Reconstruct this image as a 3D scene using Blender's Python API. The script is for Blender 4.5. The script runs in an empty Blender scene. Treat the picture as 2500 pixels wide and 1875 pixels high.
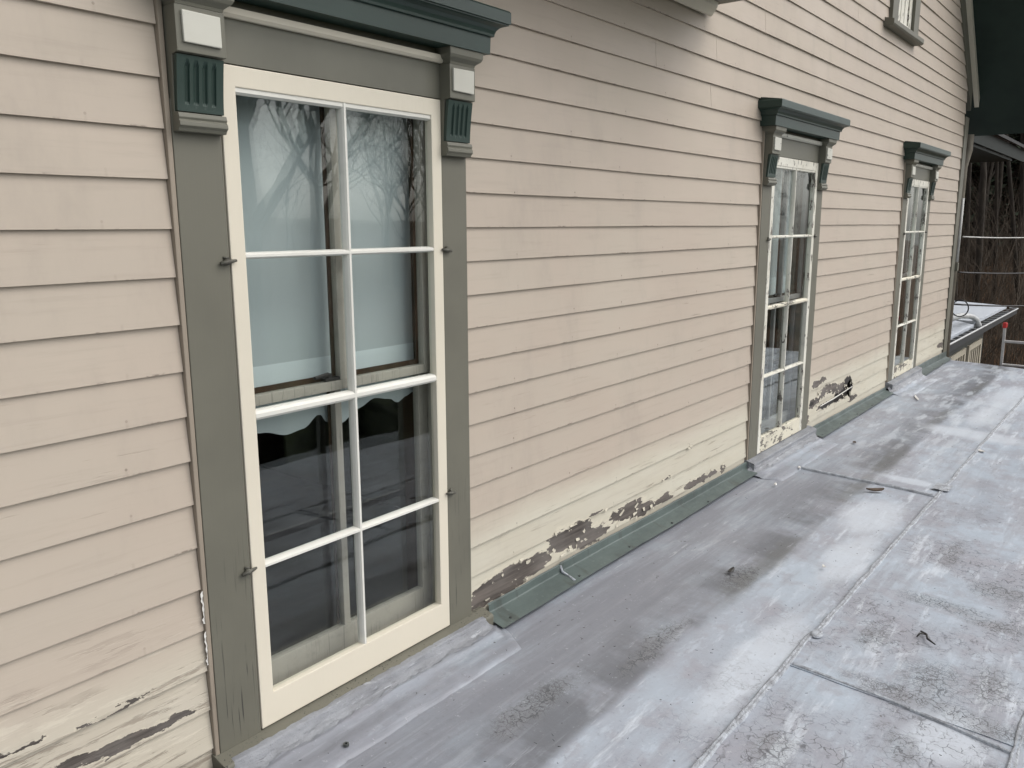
import bpy, bmesh, math, random
from mathutils import Vector, Matrix, noise as mnoise
random.seed(7)
scene = bpy.context.scene
COL = scene.collection

# ------------------------------------------------------------------ camera, world, sun, exposure
cam_d = bpy.data.cameras.new("camera")
cam = bpy.data.objects.new("camera", cam_d)
COL.objects.link(cam)
CAM = Vector((0.0, -2.0589, 1.6292))
cr = Vector((0.61931, -0.78514, -0.00258)).normalized()
cf = Vector((0.770512, 0.608398, -0.190166)).normalized()
cr = (cr - cf * cr.dot(cf)).normalized()
cu = cr.cross(cf)
cam.matrix_world = Matrix(((cr.x, cu.x, -cf.x, CAM.x), (cr.y, cu.y, -cf.y, CAM.y), (cr.z, cu.z, -cf.z, CAM.z), (0, 0, 0, 1)))
cam_d.sensor_fit = 'HORIZONTAL'
cam_d.sensor_width = 36.0
cam_d.lens = 36.0 * 2.0110 / 2.5
cam_d.clip_start = 0.05
cam_d.clip_end = 800
scene.camera = cam

SUN_EL, SUN_AZ = math.radians(48), math.radians(146)      # azimuth clockwise from +Y
world = bpy.data.worlds.new("World")
scene.world = world
world.use_nodes = True
wn = world.node_tree
wn.nodes.clear()
sky = wn.nodes.new('ShaderNodeTexSky')
sky.sky_type = 'NISHITA'
sky.sun_disc = False
sky.sun_elevation = SUN_EL
sky.sun_rotation = SUN_AZ
sky.air_density = 1.0
sky.dust_density = 3.0
hs = wn.nodes.new('ShaderNodeHueSaturation')
hs.inputs['Saturation'].default_value = 0.27
bg = wn.nodes.new('ShaderNodeBackground')
bg.inputs['Strength'].default_value = 0.15
wo = wn.nodes.new('ShaderNodeOutputWorld')
wn.links.new(sky.outputs[0], hs.inputs['Color'])
wn.links.new(hs.outputs[0], bg.inputs['Color'])
wn.links.new(bg.outputs[0], wo.inputs['Surface'])

sun_d = bpy.data.lights.new("sun", 'SUN')
sun_d.energy = 1.1
sun_d.angle = math.radians(80)
sun_d.color = (1.0, 0.965, 0.91)
sun = bpy.data.objects.new("sun", sun_d)
COL.objects.link(sun)
sdir = Vector((math.sin(SUN_AZ) * math.cos(SUN_EL), math.cos(SUN_AZ) * math.cos(SUN_EL), math.sin(SUN_EL)))
sun.rotation_euler = (-sdir).to_track_quat('-Z', 'Y').to_euler()
sun.location = (4, -8, 12)

scene.view_settings.view_transform = 'Standard'
scene.view_settings.look = 'None'
scene.view_settings.gamma = 1.0
scene.view_settings.exposure = 0.54
scene.view_settings.use_curve_mapping = False
scene.cycles.max_bounces = 7
scene.cycles.transparent_max_bounces = 14

# ------------------------------------------------------------------ node helpers
class NT:
    def __init__(s, name):
        s.m = bpy.data.materials.new(name)
        s.m.use_nodes = True
        s.t = s.m.node_tree
        s.t.nodes.clear()
        s.out = s.t.nodes.new('ShaderNodeOutputMaterial')
        g = s.t.nodes.new('ShaderNodeNewGeometry')
        s.pos = g.outputs['Position']
        s.nrm = g.outputs['Normal']
    def n(s, t, **kw):
        nd = s.t.nodes.new(t)
        for k, v in kw.items():
            setattr(nd, k, v)
        return nd
    def put(s, sock, v):
        if isinstance(v, bpy.types.NodeSocket):
            s.t.links.new(v, sock)
        elif v is not None:
            if isinstance(v, (tuple, list)) and sock.type == 'RGBA' and len(v) == 3:
                v = (*v, 1)
            sock.default_value = v
    def math(s, op, a, b=None, c=None, clamp=False):
        nd = s.n('ShaderNodeMath', operation=op, use_clamp=clamp)
        s.put(nd.inputs[0], a); s.put(nd.inputs[1], b)
        if c is not None: s.put(nd.inputs[2], c)
        return nd.outputs[0]
    def vec(s, op, a, b=None):
        nd = s.n('ShaderNodeVectorMath', operation=op)
        s.put(nd.inputs[0], a)
        if b is not None: s.put(nd.inputs[1], b)
        return nd.outputs['Value'] if op in ('LENGTH', 'DOT_PRODUCT', 'DISTANCE') else nd.outputs['Vector']
    def noise(s, scale, detail=3, stretch=None, rough=.55, v=None, dist=0, color=False, off=None):
        v = s.pos if v is None else v
        if stretch: v = s.vec('MULTIPLY', v, stretch)
        if off: v = s.vec('ADD', v, off)
        nd = s.n('ShaderNodeTexNoise')
        s.put(nd.inputs['Vector'], v)
        nd.inputs['Scale'].default_value = scale
        nd.inputs['Detail'].default_value = detail
        nd.inputs['Roughness'].default_value = rough
        nd.inputs['Distortion'].default_value = dist
        return nd.outputs['Color'] if color else nd.outputs['Fac']
    def voro(s, scale, feature='F1', stretch=None, v=None):
        v = s.pos if v is None else v
        if stretch: v = s.vec('MULTIPLY', v, stretch)
        nd = s.n('ShaderNodeTexVoronoi', feature=feature)
        s.put(nd.inputs['Vector'], v)
        nd.inputs['Scale'].default_value = scale
        return nd.outputs['Distance']
    def rng(s, v, a, b, c=0., d=1., smooth=True):
        nd = s.n('ShaderNodeMapRange', interpolation_type='SMOOTHSTEP' if smooth else 'LINEAR')
        s.put(nd.inputs['Value'], v)
        nd.inputs['From Min'].default_value = a; nd.inputs['From Max'].default_value = b
        nd.inputs['To Min'].default_value = c; nd.inputs['To Max'].default_value = d
        return nd.outputs['Result']
    def mix(s, f, a, b, mode='MIX'):
        nd = s.n('ShaderNodeMix', data_type='RGBA', blend_type=mode)
        s.put(nd.inputs['Factor'], f)
        s.put(nd.inputs['A'] if False else nd.inputs[6], a)
        s.put(nd.inputs[7], b)
        return nd.outputs[2]
    def xyz(s, v=None):
        nd = s.n('ShaderNodeSeparateXYZ')
        s.put(nd.inputs[0], s.pos if v is None else v)
        return nd.outputs
    def comb(s, x, y, z):
        nd = s.n('ShaderNodeCombineXYZ')
        s.put(nd.inputs[0], x); s.put(nd.inputs[1], y); s.put(nd.inputs[2], z)
        return nd.outputs[0]
    def bump(s, h, strength=.3, dist=.01, prev=None):
        nd = s.n('ShaderNodeBump')
        nd.inputs['Strength'].default_value = strength
        nd.inputs['Distance'].default_value = dist
        s.put(nd.inputs['Height'], h)
        if prev is not None: s.put(nd.inputs['Normal'], prev)
        return nd.outputs[0]
    def bsdf(s, color, rough=.6, normal=None, metal=0., spec=.5, **kw):
        nd = s.n('ShaderNodeBsdfPrincipled')
        s.put(nd.inputs['Base Color'], color); s.put(nd.inputs['Roughness'], rough)
        s.put(nd.inputs['Metallic'], metal); s.put(nd.inputs['Specular IOR Level'], spec)
        if normal is not None: s.put(nd.inputs['Normal'], normal)
        for k, v in kw.items(): s.put(nd.inputs[k], v)
        return nd.outputs[0]
    def done(s, surf):
        s.t.links.new(surf, s.out.inputs['Surface'])
        return s.m
    def blobs(s, lst, axes, amt=.05, nscale=14., detail=4, stretch=None, gain=None):
        """distance field (1 = edge) of a list of ellipses (a, b, ra, rb); edges roughened by noise"""
        nz = s.noise(nscale, detail, color=True, rough=.65, stretch=stretch)
        nz = s.vec('MULTIPLY', s.vec('SUBTRACT', nz, (.5, .5, .5)), tuple(amt * 2 * q for q in (gain or (1, 1, 1))))
        p = s.vec('ADD', s.pos, nz)
        o = s.xyz(p)
        a, b = o[axes[0]], o[axes[1]]
        p2 = s.comb(a, b, 0.)
        best = None
        for (ca, cb, ra, rb) in lst:
            q = s.vec('MULTIPLY', s.vec('SUBTRACT', p2, (ca, cb, 0)), (1 / ra, 1 / rb, 0))
            l = s.vec('LENGTH', q)
            best = l if best is None else s.math('MINIMUM', best, l)
        return best

def hexc(h):
    c = [int(h[i:i + 2], 16) / 255 for i in (0, 2, 4)]
    return tuple(x / 12.92 if x <= .04045 else ((x + .055) / 1.055) ** 2.4 for x in c)

# ------------------------------------------------------------------ materials
PEEL = [(2.46, .115, .12, .05), (2.60, .125, .16, .06), (2.78, .135, .12, .05), (3.02, .175, .13, .055), (3.14, .17, .10, .06), (3.25, .125, .14, .045), (3.55, .15, .13, .035),
        (3.66, .150, .12, .045), (3.78, .115, .10, .03), (3.98, .115, .12, .022), (4.42, .108, .16, .026), (4.62, .112, .07, .02), (4.79, .104, .03, .030), (3.30, .228, .07, .008), (4.33, .345, .03, .008),
        (4.02, .226, .05, .006), (2.36, .09, .05, .03),
        (6.52, .385, .12, .026), (6.66, .40, .08, .02), (6.84, .295, .20, .034), (6.50, .235, .14, .034), (6.66, .262, .10, .02), (7.15, .25, .24, .040), (7.30, .2, .24, .05),
        (6.90, .17, .32, .022), (6.33, .125, .04, .05), (7.55, .10, .13, .028), (11.10, .165, .18, .028), (11.28, .14, .08, .028),
        (.80, .262, .12, .012), (.92, .252, .12, .015), (1.05, .243, .08, .012), (.60, .27, .15, .012), (.90, .356, .08, .007), (.66, .37, .07, .006), (1.09, .25, .03, .012)]
ROT = [(7.34, .215, .19, .06), (7.34, .29, .10, .04), (7.10, .168, .26, .028), (6.80, .160, .16, .02), (6.42, .235, .05, .02)]

def m_siding(name):
    s = NT(name)
    o = s.xyz()
    big = s.noise(.9, 3, off=(3, 0, 1))
    mid = s.noise(3.2, 4, stretch=(.5, 1, 1.2))
    pink = s.mix(s.rng(big, .35, .65), (.440, .370, .304), (.462, .395, .324))
    pink = s.mix(s.rng(mid, .35, .7, 0, .5), pink, (.440, .388, .322))
    upper_tone = s.noise(1.1, 5, stretch=(.7, 1, 1), off=(7, 2, 9))
    pink = s.mix(s.math('MULTIPLY', s.rng(upper_tone, .55, .75), s.rng(o[2], 1.9, 3.0, 0, .28)), pink, (.30, .27, .235))  # patchy grey tone, stronger towards the top of the wall
    # lower boards keep an older cream coat
    zz = s.math('ADD', o[2], s.math('MULTIPLY', s.math('SUBTRACT', s.noise(2.3, 4, stretch=(.6, 1, 2)), .5), .16))
    leftish = s.rng(o[0], 1.2, 2.3, .62, 1.)
    crm = s.math('MULTIPLY', s.rng(zz, .52, .33), leftish)
    cream = s.mix(s.rng(s.noise(5, 4, stretch=(.4, 1, 2)), .3, .7), (.515, .478, .385), (.545, .515, .425))
    col = s.mix(crm, pink, cream)
    # hairline cracks along the grain on low boards
    grain = s.noise(60, 4, stretch=(.05, 1, 1), rough=.7)
    low = s.rng(o[2], .75, .15)
    ck = s.math('MULTIPLY', s.math('MULTIPLY', s.rng(grain, .58, .70), s.math('MAXIMUM', low, s.rng(s.noise(1.6, 3, stretch=(.7, 1, 1.6), off=(4, 0, 2)), .54, .66, 0, .65))), s.rng(s.noise(2.2, 3), .33, .52))
    col = s.mix(s.math('MULTIPLY', ck, .75), col, (.20, .16, .12))
    col = s.mix(s.rng(s.noise(48, 4, stretch=(.06, 1, 1), rough=.7, off=(2, 2, 2)), .50, .75, 0, .16), col, (.27, .22, .18))
    ck2 = s.math('MULTIPLY', s.rng(s.noise(40, 5, stretch=(.09, 1, 1), rough=.75, off=(0, 0, 6)), .53, .60), s.math('MULTIPLY', s.rng(o[0], 1.35, 1.15), s.rng(o[2], .66, .36)))
    ck2 = s.math('MULTIPLY', ck2, s.rng(s.noise(4, 4, stretch=(.6, 1, 1.3), off=(3, 3, 0)), .40, .56))
    col = s.mix(s.math('MULTIPLY', ck2, .6), col, (.19, .155, .12))
    col = s.mix(s.math('MULTIPLY', s.rng(s.noise(30, 5, stretch=(.12, 1, 1), rough=.75, off=(7, 0, 1)), .56, .64), s.math('MULTIPLY', s.rng(o[0], 1.35, 1.15), s.rng(o[2], .60, .40, 0, .5))), col, (.62, .57, .47))
    # each board took the paint a little differently; nails at the studs; worn lower lips
    bi = s.math('FLOOR', s.math('DIVIDE', s.math('SUBTRACT', o[2], 1.6185), .127))
    wn_ = s.n('ShaderNodeTexWhiteNoise', noise_dimensions='1D'); s.put(wn_.inputs['W'], bi)
    col = s.mix(s.rng(wn_.outputs['Value'], .0, 1., .0, .16, False), col, (.34, .285, .235))
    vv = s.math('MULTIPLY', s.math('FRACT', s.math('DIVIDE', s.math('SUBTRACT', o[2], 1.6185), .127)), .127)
    xo_ = s.math('ADD', o[0], s.math('MULTIPLY', wn_.outputs['Value'], .05))
    uu = s.math('MULTIPLY', s.math('SUBTRACT', s.math('FRACT', s.math('DIVIDE', xo_, .41)), .5), .41)
    dn = s.vec('LENGTH', s.comb(uu, s.math('SUBTRACT', vv, .020), 0.))
    col = s.mix(s.math('MULTIPLY', s.rng(dn, .0045, .0028), s.rng(s.noise(3.3, 2, off=(1, 5, 2)), .42, .60, 0, .7)), col, (.13, .10, .08))
    halo = s.math('MULTIPLY', s.rng(s.math('ABSOLUTE', uu), .006, .001), s.rng(vv, .020, .012))
    col = s.mix(s.math('MULTIPLY', halo, .12), col, (.2, .15, .11))
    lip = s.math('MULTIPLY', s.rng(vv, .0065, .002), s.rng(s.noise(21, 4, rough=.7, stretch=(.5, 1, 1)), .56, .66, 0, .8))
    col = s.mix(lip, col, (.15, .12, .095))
    grime = s.noise(2.6, 6, stretch=(1.2, 1, .5), rough=.7, off=(6, 1, 4))
    col = s.mix(s.rng(grime, .50, .78, 0, .30), col, (.27, .235, .20))
    # nail heads and pin holes
    vd = s.voro(2.6, stretch=(1, .01, 1))
    col = s.mix(s.rng(vd, .012, .008, 0, .75), col, (.1, .08, .06))
    # bare wood
    d = s.blobs(PEEL, (0, 2), .055, 13, 6, (.75, 1, 2.2), (2.3, 1, .75))
    bare = s.rng(d, 1.05, .98)
    rim = s.math('MULTIPLY', s.rng(d, 1.35, 1.1), s.math('SUBTRACT', 1., bare))
    wood = s.mix(s.rng(s.noise(26, 5, stretch=(.06, 1, 1), rough=.7), .3, .7), (.040, .033, .029), (.150, .128, .112))
    wood = s.mix(s.rng(s.noise(4, 3), .4, .7, 0, .5), wood, (.17, .155, .142))
    flakes = s.rng(s.noise(30, 3, stretch=(.6, 1, 1.4)), .66, .69)
    wood = s.mix(flakes, wood, (.50, .46, .38))
    col = s.mix(s.math('MULTIPLY', rim, .55), col, (.60, .55, .44))
    col = s.mix(bare, col, wood)
    r = s.blobs(ROT, (0, 2), .03, 18, 4)
    rot = s.rng(r, 1.1, .8)
    col = s.mix(rot, col, (.018, .015, .013))
    h = s.math('ADD', s.math('MULTIPLY', bare, -1.), s.math('MULTIPLY', grain, s.rng(o[2], 1.1, .1, .12, .65)))
    h = s.math('ADD', h, s.math('MULTIPLY', s.math('MAXIMUM', ck, ck2), -.7))
    h = s.math('ADD', h, s.math('MULTIPLY', s.noise(7, 3, stretch=(.4, 1, 1)), .35))
    nrm = s.bump(h, .5, .003)
    return s.done(s.bsdf(col, s.rng(mid, .3, .7, .5, .68), nrm, spec=.35))

def m_paint(name, c, c2=None, rough=.5, vertical=True, crack=.0, zlow=None, peel=0., wood=(.16, .14, .12), spec=.4, wav=.25, pscale=26, dirt=.0):
    s = NT(name)
    o = s.xyz()
    st = (1, 1, .06) if vertical else (.06, 1, 1)
    c2 = c2 or tuple(x * .86 for x in c)
    col = s.mix(s.rng(s.noise(2.7, 4), .35, .7), c, c2)
    grain = s.noise(75, 4, stretch=st, rough=.65)
    h = s.math('MULTIPLY', grain, .35)
    h = s.math('ADD', h, s.math('MULTIPLY', s.noise(9, 3), wav))
    if dirt:
        col = s.mix(s.math('MULTIPLY', s.rng(s.noise(13, 5, rough=.7), .5, .75), dirt), col, tuple(x * .45 for x in c))
    if crack:
        lowm = s.rng(o[2], zlow, zlow * .15) if zlow else 1.
        g2 = s.noise(135, 2, stretch=(1, 1, .03), rough=.5)
        ck = s.math('MULTIPLY', s.math('MULTIPLY', s.rng(g2, .60, .67), lowm), s.rng(s.noise(5, 2), .34, .54))
        col = s.mix(s.math('MULTIPLY', ck, crack), col, (.035, .033, .03))
        h = s.math('SUBTRACT', h, ck)
    if peel:
        n1 = s.noise(pscale, 5, stretch=(1, 1, .35) if vertical else (.4, 1, 1), rough=.7)
        thr = .5 + (.5 - peel) * .36
        pm = s.rng(n1, thr, thr + .025)
        wd = s.mix(grain, tuple(x * .5 for x in wood), tuple(x * 1.5 for x in wood))
        col = s.mix(pm, col, wd)
        h = s.math('SUBTRACT', h, s.math('MULTIPLY', pm, 2.))
    return s.done(s.bsdf(col, rough, s.bump(h, .35, .002), spec=spec))

def m_glass(name, wob=.6, face=1.):
    s = NT(name)
    nrm = s.bump(s.noise(3.2, 2, stretch=(1, 1, .5)), .05 * wob, .02)
    g = s.n('ShaderNodeNewGeometry')
    c = s.math('ABSOLUTE', s.vec('DOT_PRODUCT', g.outputs['Incoming'], nrm))
    f1 = s.math('ADD', .043, s.math('MULTIPLY', s.math('POWER', s.math('SUBTRACT', 1., c, clamp=True), 5.), .957))
    f2 = s.math('DIVIDE', s.math('MULTIPLY', f1, 1.0 + face), s.math('ADD', s.math('MULTIPLY', f1, face), 1.))     # two faces of one sheet
    tr = s.n('ShaderNodeBsdfTransparent'); tr.inputs[0].default_value = (.93, .955, .945, 1)
    gl = s.n('ShaderNodeBsdfGlossy'); gl.inputs['Roughness'].default_value = .008
    gl.inputs['Color'].default_value = (.97, 1, .99, 1)
    s.put(gl.inputs['Normal'], nrm)
    mx = s.n('ShaderNodeMixShader')
    s.put(mx.inputs[0], f2); s.t.links.new(tr.outputs[0], mx.inputs[1]); s.t.links.new(gl.outputs[0], mx.inputs[2])
    return s.done(mx.outputs[0])

def m_shade(name, k=1.):
    s = NT(name)
    nz = s.noise(4, 2, stretch=(1, 1, .3))
    col = s.mix(nz, tuple(q * k for q in (.54, .58, .60)), tuple(q * k for q in (.58, .62, .64)))
    d = s.n('ShaderNodeBsdfDiffuse'); s.put(d.inputs[0], col)
    t = s.n('ShaderNodeBsdfTranslucent'); s.put(t.inputs[0], (.5, .5, .48))
    mx = s.n('ShaderNodeMixShader'); mx.inputs[0].default_value = .2
    s.t.links.new(d.outputs[0], mx.inputs[1]); s.t.links.new(t.outputs[0], mx.inputs[2])
    return s.done(mx.outputs[0])

def m_roof(name):
    s = NT(name)
    o = s.xyz()
    x, y = o[0], o[1]
    wob = s.noise(1.7, 4, off=(5, 5, 0))
    yw = s.math('ADD', y, s.math('MULTIPLY', s.math('SUBTRACT', wob, .5), .30))
    n1 = s.noise(2.1, 6, rough=.6)
    n2 = s.noise(5.5, 6, rough=.65, off=(9, 1, 0))
    n3 = s.noise(1.1, 5, stretch=(.55, 1.5, 1), rough=.6, off=(2, 8, 0))
    fine = s.noise(55, 5, rough=.75)
    lt = (.372, .423, .482)
    dk = (.195, .202, .226)
    lav = (.295, .303, .340)
    col = s.mix(s.rng(n1, .36, .64), lt, lav)
    col = s.mix(s.rng(n3, .50, .68, 0, .75), col, (.355, .395, .45))
    sm = s.noise(9, 5, rough=.6, off=(3, 6, 0)); sm2 = s.noise(13, 5, stretch=(.6, 1.4, 1), rough=.65, off=(8, 2, 0))
    col = s.mix(s.rng(sm, .50, .64, 0, .5), col, (.300, .295, .325))
    col = s.mix(s.rng(sm2, .54, .66, 0, .6), col, (.44, .49, .55))
    lon = s.noise(5.5, 6, stretch=(.16, 1.5, 1), rough=.65, off=(4, 7, 0))
    col = s.mix(s.rng(lon, .48, .64, 0, .55), col, (.255, .258, .285))
    lon2 = s.noise(8, 6, stretch=(.22, 1.4, 1), rough=.7, off=(11, 3, 0))
    col = s.mix(s.rng(lon2, .55, .68, 0, .75), col, (.56, .60, .65))
    # walked and weathered band along the wall
    band = s.rng(yw, -.78, -.40)
    far = s.rng(x, 4.6, 6.6, 1., .35)
    col = s.mix(s.math('MULTIPLY', s.math('MULTIPLY', band, far), s.rng(lon, .3, .6, .45, .95)), col, dk)
    # brown water stain running parallel to the wall
    yy = s.math('ADD', y, s.math('MULTIPLY', s.math('SUBTRACT', s.noise(6, 4, stretch=(.5, 1, 1)), .5), .07))
    yy = s.math('ADD', yy, s.rng(x, 1.6, 4.2, .02, .0, False))
    st = s.math('MULTIPLY', s.rng(yy, -.715, -.665), s.rng(yy, -.30, -.60))
    stn = s.rng(s.noise(2.2, 5, stretch=(1, .6, 1), off=(0, 3, 0), rough=.65), .36, .60, .15, 1.)
    col = s.mix(s.math('MULTIPLY', s.math('MULTIPLY', st, stn), .88), col, (.120, .125, .138))
    br = s.noise(48, 3, stretch=(.05, 1, 1), rough=.6)
    col = s.mix(s.math('MULTIPLY', s.rng(br, .56, .66), s.rng(x, 3.2, 1.6, 0, .16)), col, (.43, .45, .48))
    dpat = s.blobs([(6.15, -.66, .5, .07), (7.9, -.63, .6, .06), (5.4, -.65, .5, .06), (11.15, -.62, .12, .18), (3.75, -.66, .6, .07), (9.6, -.66, .7, .06)], (0, 1), .09, 7, 5)
    col = s.mix(s.rng(dpat, 1.25, .4, 0, .5), col, (.105, .105, .098))
    # bright patches of fresh coating
    bp = s.blobs([(5.77, -.87, .07, .16), (7.45, -1.0, .18, .4), (8.3, -.94, .5, .13), (4.9, -.88, .35, .15), (2.86, -1.66, .16, .12), (2.9, -.98, .5, .09), (4.2, -.95, .4, .1), (9.3, -1.0, .7, .18), (3.6, -1.9, .25, .06)], (0, 1), .07, 6, 5)
    col = s.mix(s.rng(bp, 1.35, .6, 0, .7), col, (.53, .57, .62))
    # reflected light on the far coating, put into the colour as pale blotchy streaks
    fs = s.noise(4.0, 5, stretch=(.55, 2.4, 1), rough=.6)
    col = s.mix(s.math('MULTIPLY', s.rng(fs, .52, .62), s.rng(x, 5.2, 7.5, 0, .55)), col, (.52, .56, .60))
    # alligator cracking of the aged coating, with dirt in the cracks
    wv = s.vec('ADD', s.pos, s.vec('MULTIPLY', s.noise(11, 4, color=True), (.11, .11, 0)))
    e1 = s.voro(24, 'DISTANCE_TO_EDGE', v=wv)
    e2 = s.voro(56, 'DISTANCE_TO_EDGE', v=wv)
    crk = s.math('MAXIMUM', s.rng(e1, .055, .02), s.math('MULTIPLY', s.rng(e2, .07, .02), s.rng(n2, .45, .6)))
    zone = s.math('MULTIPLY', s.rng(yw, -.75, -1.25, .03, 1.), s.rng(n1, .42, .58, .08, 1.))
    zone = s.math('MULTIPLY', zone, s.rng(x, 4.2, 6.5, .85, .12))
    zone = s.math('MULTIPLY', zone, s.rng(s.noise(16, 4, rough=.7, off=(4, 4, 0)), .40, .62))
    blk = s.blobs([(2.70, -1.555, .07, .05), (3.92, -1.45, .06, .16), (3.86, -1.66, .05, .12), (2.42, -1.23, .09, .06), (3.20, -1.54, .14, .10), (3.03, -1.50, .05, .20), (3.01, -1.74, .06, .16), (4.25, -1.62, .1, .12), (2.35, -1.45, .12, .05), (3.4, -1.28, .1, .06), (3.6, -.62, .15, .06), (2.1, -.50, .2, .05), (2.75, -.62, .25, .04), (3.3, -1.72, .16, .05), (2.55, -1.75, .12, .05), (4.6, -1.35, .2, .05), (2.3, -1.62, .08, .05)], (0, 1), .07, 9, 5)
    bz = s.rng(blk, 1.6, .5)
    scrib = s.rng(s.noise(60, 5, rough=.8, dist=1.5), .54, .60)
    crm = s.math('MAXIMUM', s.math('MULTIPLY', crk, zone), s.math('MULTIPLY', s.math('MAXIMUM', s.math('MULTIPLY', crk, .8), scrib), s.math('MULTIPLY', bz, 1.)))
    col = s.mix(s.math('MULTIPLY', zone, .18), col, (.28, .285, .295))
    col = s.mix(s.math('MULTIPLY', bz, .28), col, (.19, .192, .185))
    col = s.mix(s.math('MULTIPLY', crm, .8), col, (.035, .035, .04))
    # grime and speckle everywhere
    col = s.mix(s.rng(fine, .56, .72, 0, .40), col, (.13, .13, .14))
    col = s.mix(s.rng(s.noise(38, 5, rough=.8, off=(1, 1, 1)), .60, .70, 0, .35), col, (.58, .60, .63))
    scr = s.noise(30, 4, stretch=(.10, 1, 1), rough=.7)
    col = s.mix(s.math('MULTIPLY', s.rng(scr, .62, .70), s.rng(n2, .4, .6, 0, .4)), col, (.56, .58, .62))
    spk = s.voro(9)
    col = s.mix(s.rng(spk, .05, .03, 0, .8), col, (.05, .045, .04))
    h = s.math('ADD', s.math('MULTIPLY', n2, .8), s.math('MULTIPLY', fine, .38))
    h = s.math('ADD', h, s.math('MULTIPLY', s.noise(24, 4, rough=.6, stretch=(.6, 1, 1)), .45))
    h = s.math('SUBTRACT', h, s.math('MULTIPLY', crm, .5))
    nrm = s.bump(h, .42, .006)
    rough = s.rng(lon, .3, .7, .36, .62)
    return s.done(s.bsdf(col, rough, nrm, spec=.45))

def m_simple(name, c, c2=None, rough=.7, scale=8, bump=.2, metal=0., spec=.4, stretch=None, bd=.004):
    s = NT(name)
    c2 = c2 or tuple(x * .75 for x in c)
    f = s.noise(scale, 5, stretch=stretch, rough=.62)
    col = s.mix(s.rng(f, .32, .68), c, c2)
    nrm = s.bump(s.noise(scale * 4, 4, stretch=stretch), bump, bd)
    return s.done(s.bsdf(col, rough, nrm, metal=metal, spec=spec))

M = {}
M['siding'] = m_siding('pink_beige_siding_paint')
M['edge'] = m_paint('pink_beige_edge_paint', (.295, .248, .195), rough=.6, vertical=True, crack=.3, zlow=.7, dirt=.3)
M['trim'] = m_paint('olive_grey_trim_paint', (.143, .137, .107), (.125, .120, .094), rough=.55, crack=.95, zlow=.85)
M['trim_b'] = m_paint('olive_grey_bracket_paint', (.141, .137, .107), (.122, .119, .093), rough=.5, wav=.35)
M['green'] = m_paint('dark_green_paint', (.020, .042, .034), (.016, .034, .027), rough=.42, vertical=False, spec=.45)
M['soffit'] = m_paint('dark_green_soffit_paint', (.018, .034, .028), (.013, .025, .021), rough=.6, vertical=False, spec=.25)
M['eave_dark'] = m_paint('darker_green_eave_paint', (.009, .014, .012), (.006, .010, .008), rough=.7, vertical=False, spec=.2)  # a darker copy of the soffit green
M['cream'] = m_paint('fresh_cream_paint', (.665, .610, .500), (.640, .590, .485), rough=.42, wav=.3)
M['white'] = m_paint('white_muntin_paint', (.70, .685, .63), (.64, .625, .57), rough=.42, wav=.5, dirt=.15)
M['white_p'] = m_paint('peeling_white_paint', (.70, .68, .60), (.60, .575, .49), rough=.55, peel=.30, dirt=.35)
M['white_pp'] = m_paint('badly_peeling_white_paint', (.66, .62, .50), (.58, .54, .44), rough=.6, vertical=False, peel=.42, wood=(.15, .135, .115), dirt=.4, pscale=15)
M['block'] = m_paint('cracked_white_block_paint', (.55, .54, .475), (.49, .475, .415), rough=.5, vertical=False, peel=.13, pscale=20, wood=(.2, .19, .17))
M['dull'] = m_paint('dull_cream_sash_paint', (.37, .345, .295), (.30, .28, .245), rough=.6, dirt=.35, crack=.3)
M['dull_old'] = m_paint('grey_old_sash_paint', (.27, .27, .26), (.21, .21, .205), rough=.6, dirt=.4)
M['jamb'] = m_paint('grey_cream_jamb_paint', (.33, .315, .27), (.27, .26, .225), rough=.6, dirt=.3)
M['glass'] = m_glass('storm_glass', .6, .45)
M['glass_i'] = m_glass('old_wavy_glass', 1.2, .2)
M['shade'] = m_shade('white_roller_shade_cloth')
M['hem'] = m_shade('white_shade_hem_cloth', 1.38)
M['roof'] = m_roof('weathered_silver_roof_coating')
M['bead'] = m_simple('silver_seam_cement', (.46, .49, .53), (.26, .27, .29), .5, 24, .9, bd=.012)
def m_felt(name):
    s = NT(name)
    n1 = s.noise(5, 5, rough=.65)
    lines = s.noise(26, 5, stretch=(.22, 1, 1.3), rough=.7, dist=.6)
    fine = s.noise(95, 4, rough=.7)
    col = s.mix(s.rng(n1, .35, .65), (.245, .255, .275), (.180, .185, .20))
    col = s.mix(s.rng(lines, .58, .68, 0, .7), col, (.46, .48, .51))
    col = s.mix(s.rng(lines, .40, .33, 0, .75), col, (.09, .09, .10))
    col = s.mix(s.rng(fine, .58, .7, 0, .5), col, (.12, .12, .13))
    h = s.math('ADD', lines, s.math('MULTIPLY', fine, .35))
    return s.done(s.bsdf(col, .46, s.bump(h, .8, .010), spec=.5))
M['felt'] = m_felt('crumpled_silver_felt')
M['tar'] = m_simple('black_roof_tar', (.02, .02, .021), (.05, .048, .045), .5, 14, .8, bd=.02)
def m_flash(name):
    s = NT(name)
    n = s.noise(4, 5, stretch=(.5, 1, 1), rough=.65)
    col = s.mix(s.rng(n, .3, .7), (.108, .136, .128), (.068, .086, .081))
    col = s.mix(s.rng(s.noise(9, 5, stretch=(1, .25, .25), rough=.6), .54, .64, 0, .6), col, (.055, .058, .05))
    col = s.mix(s.rng(s.noise(40, 4, rough=.7), .6, .72, 0, .4), col, (.20, .235, .225))
    return s.done(s.bsdf(col, s.rng(n, .3, .7, .32, .55), s.bump(s.noise(14, 3), .3, .006), metal=.0, spec=.35))
M['copper'] = m_flash('grey_green_metal')
M['screw'] = m_simple('dull_screw_metal', (.14, .15, .145), rough=.4, metal=.7)
M['iron'] = m_simple('olive_painted_iron', (.115, .112, .09), (.06, .055, .045), .5, 60, .6)
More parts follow.
